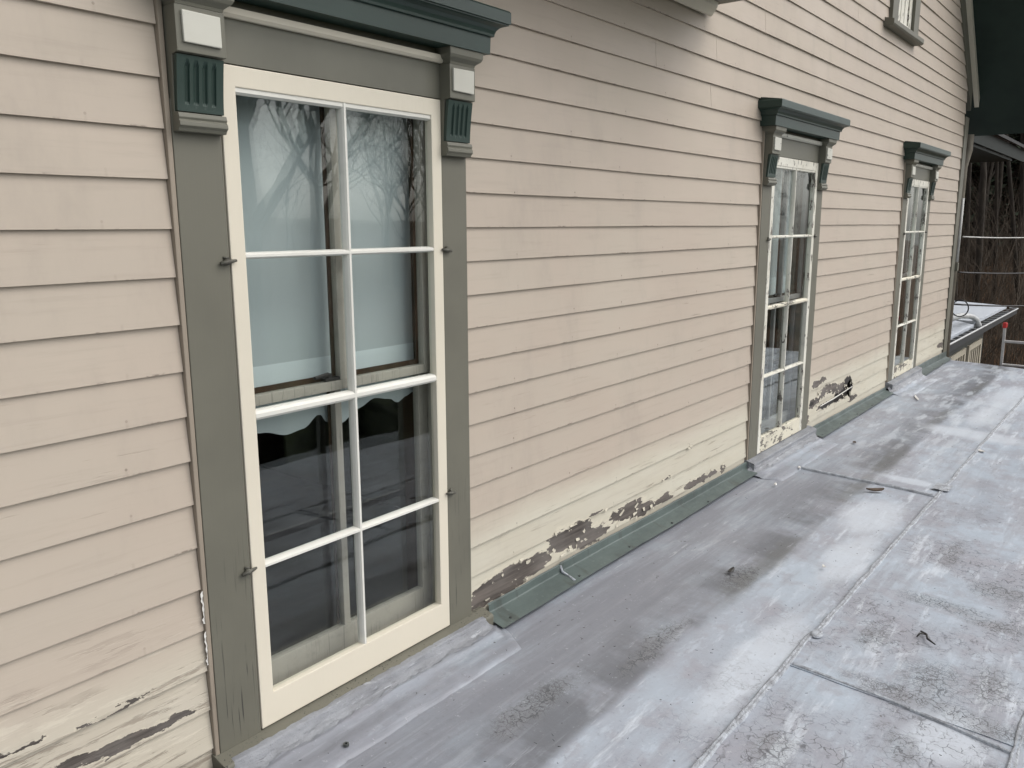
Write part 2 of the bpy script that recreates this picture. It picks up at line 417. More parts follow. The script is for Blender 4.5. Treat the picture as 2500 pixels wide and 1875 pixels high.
M['dkiron'] = m_simple('dark_iron', (.03, .028, .026), rough=.5, scale=40)
M['brown'] = m_simple('brown_varnished_wood', (.060, .032, .018), (.035, .018, .010), .4, 10, .2, stretch=(1, 1, .1))
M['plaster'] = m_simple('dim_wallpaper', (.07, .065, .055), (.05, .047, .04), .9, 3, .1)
M['floorwood'] = m_simple('dark_floor_boards', (.06, .04, .025), (.04, .027, .018), .45, 5, .1)
M['curtain'] = m_simple('pale_lace_curtain', (.42, .42, .40), (.30, .30, .29), .9, 10, .3, stretch=(1, 1, .1))
M['sheath'] = m_simple('dark_sheathing_boards', (.035, .03, .026), rough=.9)
M['flake'] = m_simple('flaking_cream_paint', (.54, .505, .41), (.46, .42, .34), .6, 30, .3)
M['chip'] = m_simple('white_paint_chip', (.72, .70, .66), rough=.6)
M['bark'] = m_simple('bark', (.016, .012, .008), (.040, .031, .022), .9, 3.2, .8, stretch=(1, 1, .35), bd=.05)
M['twig'] = m_simple('twig_bark', (.028, .022, .016), (.050, .040, .030), .9, 6, .4)
M['needle'] = m_simple('evergreen_needles', (.017, .028, .014), (.032, .046, .022), .8, 1.6, .3)
M['brush'] = m_simple('dry_brush_stems', (.034, .023, .014), (.078, .060, .042), .9, 4, .3)
M['litter'] = m_simple('leaf_litter', (.085, .050, .027), (.15, .095, .055), .95, .9, .8, bd=.08)
M['rubbing'] = m_simple('brown_leaf', (.05, .033, .022), (.09, .06, .04), .7, 20, .3)
M['redleaf'] = m_simple('red_leaf', (.15, .05, .03), rough=.7)
M['tin'] = m_simple('pale_frosted_tin_roof', (.56, .60, .65), (.48, .52, .57), .5, 2.2, .15, stretch=(.4, 1, 1))
M['gutter'] = m_simple('white_gutter_metal', (.55, .56, .56), (.42, .43, .43), .4, 8, .1)
M['gutin'] = m_simple('dark_gutter_trough', (.045, .05, .055), rough=.6)
M['wallgreen'] = m_simple('grey_green_wall_boards', (.060, .066, .060), (.045, .05, .046), .7, 5, .2)
M['creamslat'] = m_simple('cream_slat_paint', (.52, .48, .38), (.44, .40, .32), .6, 9, .2)
M['alu'] = m_simple('dull_aluminium', (.46, .45, .44), (.36, .35, .34), .42, 12, .2, metal=.55)
M['red'] = m_simple('red_plastic', (.46, .025, .025), rough=.4)
M['black'] = m_simple('black_cable', (.012, .012, .013), rough=.5)
M['wcable'] = m_simple('white_cable', (.62, .61, .58), rough=.5)
M['tan'] = m_simple('tan_downspout_paint', (.21, .185, .145), (.15, .13, .10), .6, 6, .2)
M['shingle'] = m_simple('dark_roof_shingles', (.03, .03, .032), (.05, .05, .05), .9, 9, .6)
M['pinkplain'] = m_simple('pink_beige_plain', (.44, .36, .30), (.40, .33, .27), .6, 3, .1)
M['ground'] = None
def m_ground():
    s = NT('leaf_litter_and_grass')
    o = s.xyz()
    leaf = s.mix(s.rng(s.noise(.9, 6, rough=.7), .35, .68), (.095, .050, .024), (.045, .026, .014))
    leaf = s.mix(s.rng(s.noise(7, 4, rough=.7), .55, .72, 0, .6), leaf, (.11, .072, .043))
    grass = s.mix(s.noise(2.2, 6, rough=.7), (.028, .048, .016), (.060, .070, .030))
    g = s.math('MULTIPLY', s.rng(o[1], -3.5, -6.0), s.rng(o[0], 30, 22))
    col = s.mix(g, leaf, grass)
    return s.done(s.bsdf(col, .95, s.bump(s.noise(9, 5, rough=.7), .8, .06), spec=.15))
M['ground'] = m_ground()

# ------------------------------------------------------------------ mesh helpers
class MB:
    def __init__(s): s.v = []; s.f = []
    def add(s, vs, fs):
        b = len(s.v); s.v += [tuple(v) for v in vs]; s.f += [tuple(b + i for i in f) for f in fs]; return s
    def box(s, x0, x1, y0, y1, z0, z1):
        vs = [(x, y, z) for x in (x0, x1) for y in (y0, y1) for z in (z0, z1)]
        return s.add(vs, [(0, 1, 3, 2), (4, 6, 7, 5), (0, 4, 5, 1), (2, 3, 7, 6), (0, 2, 6, 4), (1, 5, 7, 3)])
    def prism(s, pts, x0, x1, axis=0):
        """closed profile pts; axis 0: pts=(y,z) run along x; axis 1: pts=(x,z) along y; axis 2: pts=(x,y) along z"""
        n = len(pts)
        mk = {0: lambda p, t: (t, p[0], p[1]), 1: lambda p, t: (p[0], t, p[1]), 2: lambda p, t: (p[0], p[1], t)}[axis]
        vs = [mk(p, x0) for p in pts] + [mk(p, x1) for p in pts]
        fs = [tuple(range(n)), tuple(range(2 * n - 1, n - 1, -1))] + [(i, n + i, n + (i + 1) % n, (i + 1) % n) for i in range(n)]
        return s.add(vs, fs)
    def tube(s, path, rad, n=6, cap=True):
        path = [Vector(p) for p in path]
        if not isinstance(rad, (list, tuple)): rad = [rad] * len(path)
        rings = []
        up = None
        for i, p in enumerate(path):
            d = (path[min(i + 1, len(path) - 1)] - path[max(i - 1, 0)])
            if d.length < 1e-9: d = Vector((0, 0, 1))
            d.normalize()
            if up is None:
                up = d.orthogonal().normalized()
            else:
                up = (up - d * up.dot(d))
                up = up.normalized() if up.length > 1e-6 else d.orthogonal().normalized()
            w = d.cross(up)
            rings.append([p + (up * math.cos(2 * math.pi * k / n) + w * math.sin(2 * math.pi * k / n)) * rad[i] for k in range(n)])
        vs = [q for r in rings for q in r]
        fs = []
        for i in range(len(path) - 1):
            for k in range(n):
                a = i * n + k; b = i * n + (k + 1) % n
                fs.append((a, b, b + n, a + n))
        if cap:
            fs.append(tuple(range(n - 1, -1, -1))); fs.append(tuple((len(path) - 1) * n + k for k in range(n)))
        return s.add(vs, fs)
    def grid(s, fn, nu, nv):
        vs = [fn(i / nu, j / nv) for i in range(nu + 1) for j in range(nv + 1)]
        fs = [(i * (nv + 1) + j, (i + 1) * (nv + 1) + j, (i + 1) * (nv + 1) + j + 1, i * (nv + 1) + j + 1) for i in range(nu) for j in range(nv)]
        return s.add(vs, fs)

def obj(name, mb, m, parent=None, bevel=0., smooth=False, label=None, kind=None, origin=None):
    me = bpy.data.meshes.new(name)
    me.from_pydata(mb.v, [], mb.f)
    bm = bmesh.new(); bm.from_mesh(me)
    bmesh.ops.recalc_face_normals(bm, faces=bm.faces)
    if bevel:
        es = [e for e in bm.edges if len(e.link_faces) == 2 and e.calc_face_angle(0) > .5]
        bmesh.ops.bevel(bm, geom=es, offset=bevel, segments=2, affect='EDGES', profile=.6)
    bm.to_mesh(me); bm.free()
    if m is not None: me.materials.append(m)
    o = bpy.data.objects.new(name, me)
    COL.objects.link(o)
    if smooth:
        for p in me.polygons: p.use_smooth = True
    if parent is not None:
        o.parent = parent
        o.matrix_parent_inverse = wmat(parent).inverted()
    if label: o['label'] = label
    if kind: o['kind'] = kind
    return o
WM = {}
def wmat(o):
    return WM.get(o.name, Matrix.Identity(4))
def empty(name, loc=(0, 0, 0), parent=None, label=None, cat=None, group=None, kind=None):
    o = bpy.data.objects.new(name, None)
    o.empty_display_size = .2
    COL.objects.link(o)
    WM[o.name] = Matrix.Translation(loc)
    if parent is not None:
        o.parent = parent
        o.matrix_parent_inverse = wmat(parent).inverted()
    o.location = loc
    tag(o, label, cat, group, kind)
    return o
def tag(o, label=None, cat=None, group=None, kind=None):
    if label: o['label'] = label
    if cat: o['category'] = cat
    if group: o['group'] = group
    if kind: o['kind'] = kind
    return o
def copyo(o, parent=None, dx=(0, 0, 0)):
    c = o.copy(); COL.objects.link(c)
    if parent is not None: c.parent = parent
    return c

# ------------------------------------------------------------------ ground, hillside
def hgt(x, y):
    h = -3.7
    k = min(1, max(0, (y + 9) / 12)); k = k * k * (3 - 2 * k)
    if x > 20: h += (x - 20) * .20 * k
    if x > 46: h += (x - 46) * .35 * k
    if y < -26: h += (-26 - y) * .03
    if y > 30: h += (y - 30) * .3
    h += .35 * mnoise.noise(Vector((x * .13, y * .13, 0))) + .12 * mnoise.noise(Vector((x * .5, y * .5, 3)))
    return h
gm = MB()
def gfn(u, v):
    # denser near the house
    x = -200 + 420 * (u if True else u); y = -220 + 460 * v
    return (x, y, hgt(x, y))
gm.grid(gfn, 120, 120)
g = obj('ground', gm, M['ground'], smooth=True); g['kind'] = 'structure'

# ------------------------------------------------------------------ flat roof deck
RX0, RX1, RY0, RY1 = -2.6, 11.43, .03, -2.80
def zr(x, y):
    z = .04 * min(y, 0) - .006 * (x - 2)
    z += .006 * mnoise.noise(Vector((x * 1.1, y * 1.6, 0))) + .003 * mnoise.noise(Vector((x * 4, y * 4, 7)))
    return z
deck = MB()
deck.prism([(RY0 + .0, -.035), (RY0, -.30), (RY1, -.42), (RY1, -.20)], RX0, RX1)
flat = obj('flat_roof', MB().prism([(RY0, -.13), (RY0, -.36), (RY1, -.46), (RY1, -.23)], RX0, RX1), M['tar']); flat['kind'] = 'structure'

def roof_sheet(x0, x1, y0, y1, lift, edge_seed):
    mb = MB()
    nx = max(6, int((x1 - x0) / .09)); ny = max(5, int(abs(y1 - y0) / .09))
    def fn(u, v):
        x = x0 + (x1 - x0) * u; y = y0 + (y1 - y0) * v
        e = 0
        if u in (0, 1): x += .006 * mnoise.noise(Vector((y * 6, edge_seed, u * 9)))
        if v in (0, 1): y += .006 * mnoise.noise(Vector((x * 4, edge_seed, v * 9)))
        return (x, y, zr(x, y) + lift)
    mb.grid(fn, nx, ny)
    nv = ny + 1
    # turned-down rim gives the sheet its thickness
    rim = [i * nv for i in range(nx + 1)] + [nx * nv + j for j in range(1, nv)] + [i * nv + ny for i in range(nx - 1, -1, -1)] + [j for j in range(ny - 1, 0, -1)]
    b = len(mb.v)
    for i in rim: mb.v.append((mb.v[i][0], mb.v[i][1], mb.v[i][2] - .012))
    for k in range(len(rim)):
        k2 = (k + 1) % len(rim)
        mb.f.append((rim[k], rim[k2], b + k2, b + k))
    return obj('roofing_sheet', mb, M['roof'], flat, smooth=False)
ROWS = [(.03, -1.09), (-1.075, -1.865), (-1.85, -2.83)]
CUTS = [[-2.6, -.9, 2.0 - 3.4 + 1.5, 5.55, 7.33, 11.43], [-2.6, .6, 2.96, 5.9, 8.9, 11.43], [-2.6, 1.6, 4.4, 7.6, 11.43]]
CUTS = [[-2.6, 5.55, 11.43], [-2.6, 2.96, 11.43], [-2.6, 1.6, 7.6, 11.43]]
k = 0
for r, (ya, yb) in enumerate(ROWS):
    for i in range(len(CUTS[r]) - 1):
        a, b = CUTS[r][i], CUTS[r][i + 1]
        roof_sheet(a - (.012 if i else 0), b, ya, yb, .0045 * r + (.004 if i % 2 else .0), k * 3.3)
        k += 1
def bead(path, w, hgt_, name='seam', seed=0, mat='bead'):
    """a squeezed, uneven ridge of roof cement laid along a lap"""
    mb = MB()
    pts = []
    n = len(path) - 1
    prof = [(-1, 0), (-.75, .5), (-.4, .95), (-.1, .35), (.12, .3), (.45, 1.), (.8, .5), (1, 0)]
    P = []
    tot = 0
    for i in range(n):
        a = Vector(path[i]); b = Vector(path[i + 1]); L = (b - a).length
        m_ = max(2, int(L / .05))
        for k_ in range(m_): P.append(a.lerp(b, k_ / m_))
    P.append(Vector(path[-1]))
    rows = []
    for i, p in enumerate(P):
        d = (P[min(i + 1, len(P) - 1)] - P[max(i - 1, 0)]).normalized()
        sd = Vector((-d.y, d.x))
        nn = mnoise.noise(Vector((p.x * 9, p.y * 9, seed))); n2 = mnoise.noise(Vector((p.x * 31, p.y * 31, seed + 4)))
        row = []
        for (t, hh) in prof:
            ww = w * (1 + .45 * nn + .25 * n2 * (1 if t > 0 else -1))
            q = p + sd * t * ww + sd * .5 * w * mnoise.noise(Vector((p.x * 4, p.y * 4, seed + 8)))
            row.append((q.x, q.y, zr(q.x, q.y) + .011 + hgt_ * hh * (.8 + .5 * n2 + .4 * nn) - (.012 if hh == 0 else 0)))
        rows.append(row)
    np_ = len(prof)
    vs = [q for r_ in rows for q in r_]
    fs = [(i * np_ + j, (i + 1) * np_ + j, (i + 1) * np_ + j + 1, i * np_ + j + 1) for i in range(len(rows) - 1) for j in range(np_ - 1)]
    mb.add(vs, fs)
    return obj(name, mb, M[mat], flat, smooth=True)
def V2(*a): return [Vector(p) for p in a]
bead(V2((-2.6, -1.083), (3.0, -1.083), (3.2, -1.075), (3.3, -1.088), (11.4, -1.083)), .013, .0045, seed=1)
bead(V2((-2.6, -1.857), (11.4, -1.857)), .015, .005, seed=2)
bead(V2((5.545, -.20), (5.545, -.62), (5.545, -1.06)), .013, .005, seed=3)
bead(V2((2.96, -1.10), (2.96, -1.40), (2.93, -1.66), (2.90, -1.84)), .007, .0045, seed=5, mat='bead')
# patched lap where two seams meet, and a round dab of roof cement
mb = MB().grid(lambda u, v: (5.66 + .16 * u + .01 * math.sin(v * 7), -1.03 - .10 * v, zr(5.7 + .1 * u, -1.08) + .019 + .002 * math.sin(u * 9)), 6, 5)
obj('seam_patch', mb, M['bead'], flat, smooth=True)
mb = MB()
ring = [(0, .010), (.6, .011), (.82, .013), (1, .004)]
vs = []
for rr, zz in ring[1:]:
    for k in range(20):
        a = 2 * math.pi * k / 20
        vs.append((3.245 + .034 * rr * math.cos(a), -1.098 + .024 * rr * math.sin(a), zr(3.245, -1.098) + zz + .010))
fs = [tuple(range(20))] + [(i * 20 + k, i * 20 + (k + 1) % 20, (i + 1) * 20 + (k + 1) % 20, (i + 1) * 20 + k) for i in range(2) for k in range(20)]
obj('cement_dab', mb.add(vs, fs), M['bead'], flat, smooth=True)

# felt dressed up to each window sill
def upstand(xa, xb, mat, seed, h0=.055):
    prof = [(-.030, h0 + .004), (-.052, h0), (-.058, h0 - .012), (-.066, .030), (-.078, .021), (-.092, .019), (-.105, .024), (-.120, .015), (-.145, .010), (-.170, .013), (-.195, .009), (-.225, .003), (-.240, -.008)]
    nx = int((xb - xa) / .016)
    def fn(x, u, v):
        t = v * (len(prof) - 1); i = min(int(t), len(prof) - 2); f_ = t - i
        y = prof[i][0] * (1 - f_) + prof[i + 1][0] * f_; z = prof[i][1] * (1 - f_) + prof[i + 1][1] * f_
        j = mnoise.noise(Vector((x * 7, v * 5, seed))); j2 = mnoise.noise(Vector((x * 30, v * 15, seed + 3))); j3 = mnoise.noise(Vector((x * 75, v * 30, seed + 6)))
        k_ = min(1, v * 3)
        top = 1. if v < .42 else .35
        y += (.010 * j + .006 * j2 * top + .003 * j3 * top) * k_
        z += (.004 * j + (.009 * j2 + .005 * j3) * top) * k_
        endt = min(1, u / .05, (1 - u) / .05)
        yy = y * (.5 + .5 * endt)
        return (x, yy, zr(x, yy) * min(1, v * 2) + z * (.35 + .65 * endt) + .006)
    split = .40
    crumple = MB().grid(lambda u, v: fn(xa + (xb - xa) * u, u, v * split), nx, 14)
    obj('felt_edge', crumple, mat, flat, smooth=True)
    apron = MB().grid(lambda u, v: fn(xa + (xb - xa) * u, u, split + v * (1 - split)), nx, 14)
    return obj('felt_upstand', apron, M['roof'] if mat is not M['tar'] else mat, flat, smooth=True)

# ------------------------------------------------------------------ the house
house = empty('house', (5.7, 1.5, -3.7), None,
              'pink beige clapboard gable house with tall olive trimmed windows above the flat roof', 'house')
Z0, DZ = 1.62, .127
GC = 5.73
def rake_x(z):   # right edge of the gable wall
    return min(11.43, 11.53 - (z - 2.90) / .94)
WIN = [(1.1946, 2.3395), (5.1609, 6.3058), (8.6567, 9.8016)]
YB = .010                                   # outer edge of a board's lower lip
def board(x0, x1, zb, zt, jag=0, seed=0):
    mb = MB()
    n = max(2, int((x1 - x0) / .28))
    rows = []
    for i in range(n + 1):
        t = i / n
        x = x0 + (x1 - x0) * t
        jz = .0022 * mnoise.noise(Vector((x * 1.3, zb * 9, 2))) + .001 * mnoise.noise(Vector((x * 6, zb * 9, 5)))
        jy = .0025 * mnoise.noise(Vector((x * 1.1, zb * 7, 8)))
        if zb < .35:
            jz += .003 * mnoise.noise(Vector((x * 11, zb * 9, 5))); jy += .002 * mnoise.noise(Vector((x * 9, zb * 7, 8)))
        rows.append([(x, YB + jy, zb + jz), (x, YB + jy + .0135, zb + jz), (x, YB + .026 + jy, zt + .02), (x, YB + .0125 + jy, zt + .02)])
    vs = [q for r_ in rows for q in r_]
    fs = []
    for i in range(n):
        for k_ in range(4):
            a = i * 4 + k_; b = i * 4 + (k_ + 1) % 4
            fs.append((a, a + 4, b + 4, b))
    fs += [(0, 1, 2, 3), tuple(n * 4 + q for q in (3, 2, 1, 0))]
    mb.add(vs, fs)
    return obj('clapboard', mb, M['siding'], house)
JOINT = {7: [4.44], 6: [3.764], 5: [4.394], 2: [], -4: [], 9: [5.1], 12: [6.9], 14: [5.4]}
for n in range(-13, 53):
    zb = Z0 + DZ * n; zt = zb + DZ
    if zb > 8.35: break
    xr = min(11.235 if zb < 2.75 else rake_x(zb) - .02, 11.235)
    xl = max(2 * GC - rake_x(zb) + .02, 2 * GC - 11.235)
    if xr - xl < .1: continue
    cuts = []
    if zb < 2.30 and zt > .0:
        for (a, b) in WIN: cuts.append((a - .016, b + .004))
    if zb > 3.2 and zb < 4.75: cuts.append((7.73, 8.62))
    segs = []; x = xl
    for (a, b) in cuts:
        if a > x: segs.append((x, a))
        x = b
    segs.append((x, xr))
    for j in JOINT.get(n, []):
        segs = [q for s_ in segs for q in ([(s_[0], j - .0012), (j + .0012, s_[1])] if s_[0] < j < s_[1] else [s_])]
    for (a, b) in segs:
        if n == -12 and a < 6.9 < b:          # rotten hole in this course
            board(a, 7.02, zb, zt); board(7.47, b, zb, zt)
            mbk = MB()
            top = [(7.02, .165), (7.08, .150), (7.13, .158), (7.19, .140), (7.24, .147), (7.29, .128), (7.34, .150), (7.40, .137), (7.44, .118), (7.47, .125)]
            vs = []
            for (xx, zz) in top: vs += [(xx, YB, zb), (xx, YB + .003, zz), (xx, YB + .016, zz), (xx, YB + .013, zb)]
            fs = []
            for i in range(len(top) - 1):
                for k_ in range(4):
                    p = i * 4 + k_; q = i * 4 + (k_ + 1) % 4
                    fs.append((p, p + 4, q + 4, q))
            mbk.add(vs, fs)
            obj('clapboard', mbk, M['siding'], house, label='broken lower clapboard with a jagged rotten top edge')
            continue
        if n == -11 and a < 6.9 < b:
            board(a, 7.22, zb, zt); board(7.475, b, zb, zt)
            mbk = MB(); vs = []
            low = [(7.22, .228), (7.27, .247), (7.30, .241), (7.34, .262), (7.38, .281), (7.42, .300), (7.45, .286), (7.475, .270)]
            for (xx, zz) in low: vs += [(xx, YB + .002, zz), (xx, YB + .0155, zz), (xx, YB + .026, zt + .02), (xx, YB + .0125, zt + .02)]
            fs = [(i * 4 + k_, i * 4 + 4 + k_, i * 4 + 4 + (k_ + 1) % 4, i * 4 + (k_ + 1) % 4) for i in range(7) for k_ in range(4)]
            obj('clapboard', mbk.add(vs, fs), M['siding'], house, label='clapboard piece rotted away along its lower edge')
            continue
        board(a, b, zb, zt)
# loose splinter across the hole
obj('splinter', MB().tube([(6.62, YB - .004, .186), (6.95, YB - .008, .196), (7.46, YB - .006, .218)], [.003, .005, .003], 5), M['white'], house)

# curled flakes of paint standing off round the bare patches
fl = MB(); rgf = random.Random(9)
for (ca, cb, ra, rb) in PEEL:
    for q in range(max(2, int((ra + rb) * 26))):
        a = rgf.random() * 6.283; rr = rgf.uniform(.97, 1.3)
        x = ca + ra * rr * math.cos(a); z = cb + rb * rr * math.sin(a)
        if z < .085 or x < 1.2 or any(c0 - .02 < x < c1 + .02 for c0, c1 in WIN) or x > 11.2: continue
        w_, h_ = rgf.uniform(.006, .026), rgf.uniform(.003, .010); tl = rgf.uniform(-.4, .4); lift = rgf.uniform(.002, .009)
        yb = YB + .0035 + .012 * (((z - Z0) / DZ) % 1.0) * .9 - .004
        ca_, sa_ = math.cos(tl), math.sin(tl)
        P4 = [(-w_, -h_, lift), (-w_ * .2, -h_ * 1.2, lift * .7), (w_, -h_ * .6, lift * .3), (w_ * .9, h_, 0), (-w_ * .1, h_ * .8, 0), (-w_ * 1.1, h_ * .7, 0)]
        P4 = [(px * rgf.uniform(.7, 1.2), pz * rgf.uniform(.7, 1.2), l) for px, pz, l in P4]
        vs = [(x + px * ca_ - pz * sa_, yb - .001 - l, z + px * sa_ + pz * ca_) for px, pz, l in P4]
        fl.add(vs, [(0, 1, 4, 5), (1, 2, 3, 4)])
o = obj('paint_flakes', fl, M['flake'], house); o['kind'] = 'stuff'

# sheathing behind the boards, with openings
mb = MB()
def wall_with_holes(mb, xa, xb, za, zb, holes, y0, y1):
    x = xa
    for (a, b, c, d) in holes:
        mb.box(x, a, y0, y1, za, zb); mb.box(a, b, y0, y1, za, c); mb.box(a, b, y0, y1, d, zb); x = b
    mb.box(x, xb, y0, y1, za, zb)
wall_with_holes(mb, .12, 11.34, -3.7, 2.79, [(a + .135, b - .125, .07, 2.07) for (a, b) in WIN], .050, .16)
mb.prism([(.12, 2.79), (11.34, 2.79), (11.3, 3.0), (GC, 8.3), (2 * GC - 11.3, 3.0)], .050, .16, axis=1)
obj('wall', mb, M['sheath'], house)
# back and side walls, so the house is a volume
mb = MB()
mb.box(.03, .12, .15, 8., -3.7, 2.8); mb.box(11.34, 11.42, .15, 8., -3.7, 2.8); mb.box(.03, 11.42, 8., 8.1, -3.7, 2.8)
mb.prism([(.03, 2.8), (11.42, 2.8), (GC, 8.3)], 8., 8.1, axis=1)
obj('rear_wall', mb, M['pinkplain'], house)
mb = MB()
mb.box(-2.55, 11.36, -2.72, -2.62, -3.7, -.44)
mb.box(-2.55, -2.45, -2.62, .03, -3.7, -.44); mb.box(11.26, 11.36, -2.62, .03, -3.7, -.44)
obj('lower_storey_wall', mb, M['pinkplain'], house)
# dim room behind the glass
mb = MB()
mb.box(.13, 11.33, 4.2, 4.3, -.25, 2.75); mb.box(.13, .2, .17, 4.2, -.25, 2.75); mb.box(11.26, 11.33, .17, 4.2, -.25, 2.75)
mb.box(3.6, 3.7, .17, 4.2, -.25, 2.75); mb.box(7.4, 7.5, .17, 4.2, -.25, 2.75); mb.box(.2, 11.26, .17, 4.2, 2.68, 2.75)
wall_with_holes(mb, .2, 11.26, -.2, 2.68, [(a + .135, b - .125, .07, 2.07) for (a, b) in WIN], .162, .20)
obj('room', mb, M['plaster'], house)
obj('room_floor', MB().box(.2, 11.26, .2, 4.2, -.25, -.2), M['floorwood'], house)

# corner board, rake trim, soffit, roof
obj('corner_board', MB().box(11.235, 11.425, 0., .12, -.12, 2.86), M['trim'], house, bevel=.003)
obj('corner_board', MB().box(2 * GC - 11.425, 2 * GC - 11.235, 0., .12, -.3, 2.86), M['trim'], house, bevel=.003)
sl = Vector((-1, .94)).normalized()
for sgn in (1, -1):
    def X(x): return GC + sgn * (x - GC)
    def slope_prism(x_off0, x_off1, y0, y1, xe, xtop, m, name, **kw):
        # band between two lines parallel to the rake
        def zl(x): return 2.90 + (11.53 - x) * .94
        pts = [(X(xe), zl(xe - x_off0)), (X(xtop), zl(xtop - x_off0)), (X(xtop), zl(xtop - x_off1)), (X(xe), zl(xe - x_off1))]
        return obj(name, MB().prism(pts, y0, y1, axis=1), m, house, **kw)
    slope_prism(-.02, .27, .0, .045, 11.46, GC + .02 * sgn * 0 + .03, M['trim'], 'rake_board')
    slope_prism(.22, .34, -.05, -.002, 11.64, GC + .03, M['cream'], 'rake_moulding', label='cream moulding strip under the dark green eave')
    slope_prism(.345, .62, -.62, 8.5, 12.08, GC + .005, M['soffit'], 'roof_slope')
    slope_prism(.62, .70, -.66, 8.5, 12.16, GC + .005, M['shingle'], 'shingle_layer')
# rear eave seen past the corner
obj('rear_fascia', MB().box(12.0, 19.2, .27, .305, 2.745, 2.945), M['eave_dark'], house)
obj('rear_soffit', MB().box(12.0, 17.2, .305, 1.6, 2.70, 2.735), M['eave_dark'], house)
obj('rear_roof', MB().prism([(.2, 2.95), (4.2, 5.0), (4.2, 5.1), (.2, 3.0)], 11.9, 19.3), M['shingle'], house)
obj('rear_wing_wall', MB().box(11.42, 16.6, 1.6, 1.7, -3.7, 2.7), M['pinkplain'], house)

# bay over the first two windows: its cream bed mould and underside show at the top of the picture
by0, bx0, bx1 = 2.744, 1.75, 4.36
obj('bay', MB().prism([(bx0, .03), (bx0, -.17), (bx0 + .28, -.53), (bx1 - .02 - .28, -.53), (bx1 - .02, -.17), (bx1 - .02, .03)], by0 + .07, by0 + 1.9, axis=2), M['trim_b'], house)
obj('bay_underside', MB().prism([(bx0, .02), (bx0, -.18), (bx0 + .28, -.55), (bx1 - .28, -.55), (bx1, -.18), (bx1, .02)], by0 + .03, by0 + .068, axis=2), M['trim_b'], house)
obj('bay_moulding', MB().prism([(.0, by0 - .035), (-.012, by0 - .035), (-.040, by0 + .005), (-.045, by0 + .029), (.0, by0 + .029)], bx0, bx1 - .05), M['cream'], house)

# attic window
att = empty('attic_window', (8.2, 0, 3.29), house)
att['label'] = 'small attic window high on the gable with peeling cream sash'
obj('sill', MB().prism([(.02, 3.235), (-.055, 3.235), (-.065, 3.25), (-.065, 3.285), (.02, 3.305)], 7.60, 8.64), M['trim'], att, bevel=.003)
obj('casing', MB().box(7.73, 7.90, -.015, .05, 3.305, 4.7), M['trim'], att)
obj('casing', MB().box(8.45, 8.62, -.015, .05, 3.305, 4.7), M['trim'], att)
obj('head_casing', MB().box(7.73, 8.62, -.018, .05, 4.702, 4.86), M['trim'], att)
mb = MB(); mb.box(7.90, 7.99, .012, .05, 3.306, 4.7); mb.box(8.36, 8.45, .012, .05, 3.306, 4.7); mb.box(7.99, 8.36, .014, .05, 3.306, 3.36)
obj('sash', mb, M['white_p'], att, bevel=.003)
for x in (8.0, 8.122, 8.244):
    obj('slat', MB().box(x + .004, x + .108, .022, .040, 3.361, 4.7), M['white_p'], att, bevel=.006)
obj('backing', MB().box(7.9, 8.45, .0405, .0495, 3.306, 4.7), M['sheath'], att)

# ------------------------------------------------------------------ windows
def sweep_u(mb, prof, xl, xr, off, back=.03):
    """sweep a (projection, z) profile round left return, front and right return"""
    n = len(prof)
    rings = [[(xl - (d - off), back, z) for d, z in prof], [(xl - (d - off), -d, z) for d, z in prof],
             [(xr + (d - off), -d, z) for d, z in prof], [(xr + (d - off), back, z) for d, z in prof]]
    vs = [q for r_ in rings for q in r_]
    fs = []
    for i in range(3):
        for k_ in range(n - 1):
            a = i * n + k_
            fs.append((a, a + 1, a + n + 1, a + n))
    # top and bottom lids
    for k_ in (0, n - 1):
        fs.append((k_, n + k_, 2 * n + k_, 3 * n + k_))
    fs.append(tuple(range(n))); fs.append(tuple(3 * n + q for q in range(n)))
    return mb.add(vs, fs)
HOOD = [(.078, 2.223), (.080, 2.280), (.089, 2.282), (.090, 2.290), (.094, 2.301), (.103, 2.311), (.116, 2.317), (.126, 2.319), (.126, 2.323), (.132, 2.324), (.132, 2.362), (.128, 2.368)]
CAP = [(.049, 2.172), (.051, 2.180), (.058, 2.186), (.066, 2.192), (.071, 2.201), (.072, 2.2225)]
BODY = [(.03, 1.868), (-.026, 1.868), (-.030, 1.876), (-.037, 1.882), (-.036, 1.892), (-.031, 1.897), (-.034, 1.903), (-.031, 1.914), (-.012, 1.917), (-.020, 2.055), (-.049, 2.060), (-.049, 2.1715), (.03, 2.1715)]
def flute_panel(x0, x1):
    mb = MB()
    N, K = 56, 16
    def fn(u, v):
        x = x0 + (x1 - x0) * u; z = 1.918 + .137 * v
        y = -.0245 - .0150 * v ** 1.4
        d = 0
        if .12 < v < .90:
            ph = (u - .12) / .76 * 4
            if 0 < ph < 4:
                c = (ph % 1) - .5
                w = .26
                ve = min((v - .12) / .05, (.90 - v) / .05, 1)
                if abs(c) < w * math.sqrt(max(0, ve)): d = .0075 * math.sqrt(max(0, 1 - (c / w) ** 2)) * min(1, ve)
        return (x, y + d, z)
    mb.grid(fn, N, K)
    # return edges
    b = len(mb.v); nv = K + 1
    for i in (0, N):
        col = [i * nv + j for j in range(nv)]
        for j in range(nv): q = mb.v[col[j]]; mb.v.append((q[0], q[1] + .012, q[2]))
        st = b + (0 if i == 0 else nv)
        for j in range(K): mb.f.append((col[j], col[j + 1], st + j + 1, st + j))
    return mb
SH_B = [(0, 1.003), (.09, 1.014), (.18, 1.000), (.29, .976), (.37, .984), (.45, 1.022), (.49, .985), (.56, .972), (.66, 1.012), (.75, 1.036), (.84, 1.022), (.89, 1.000), (.95, 1.018), (1, 1.03)]
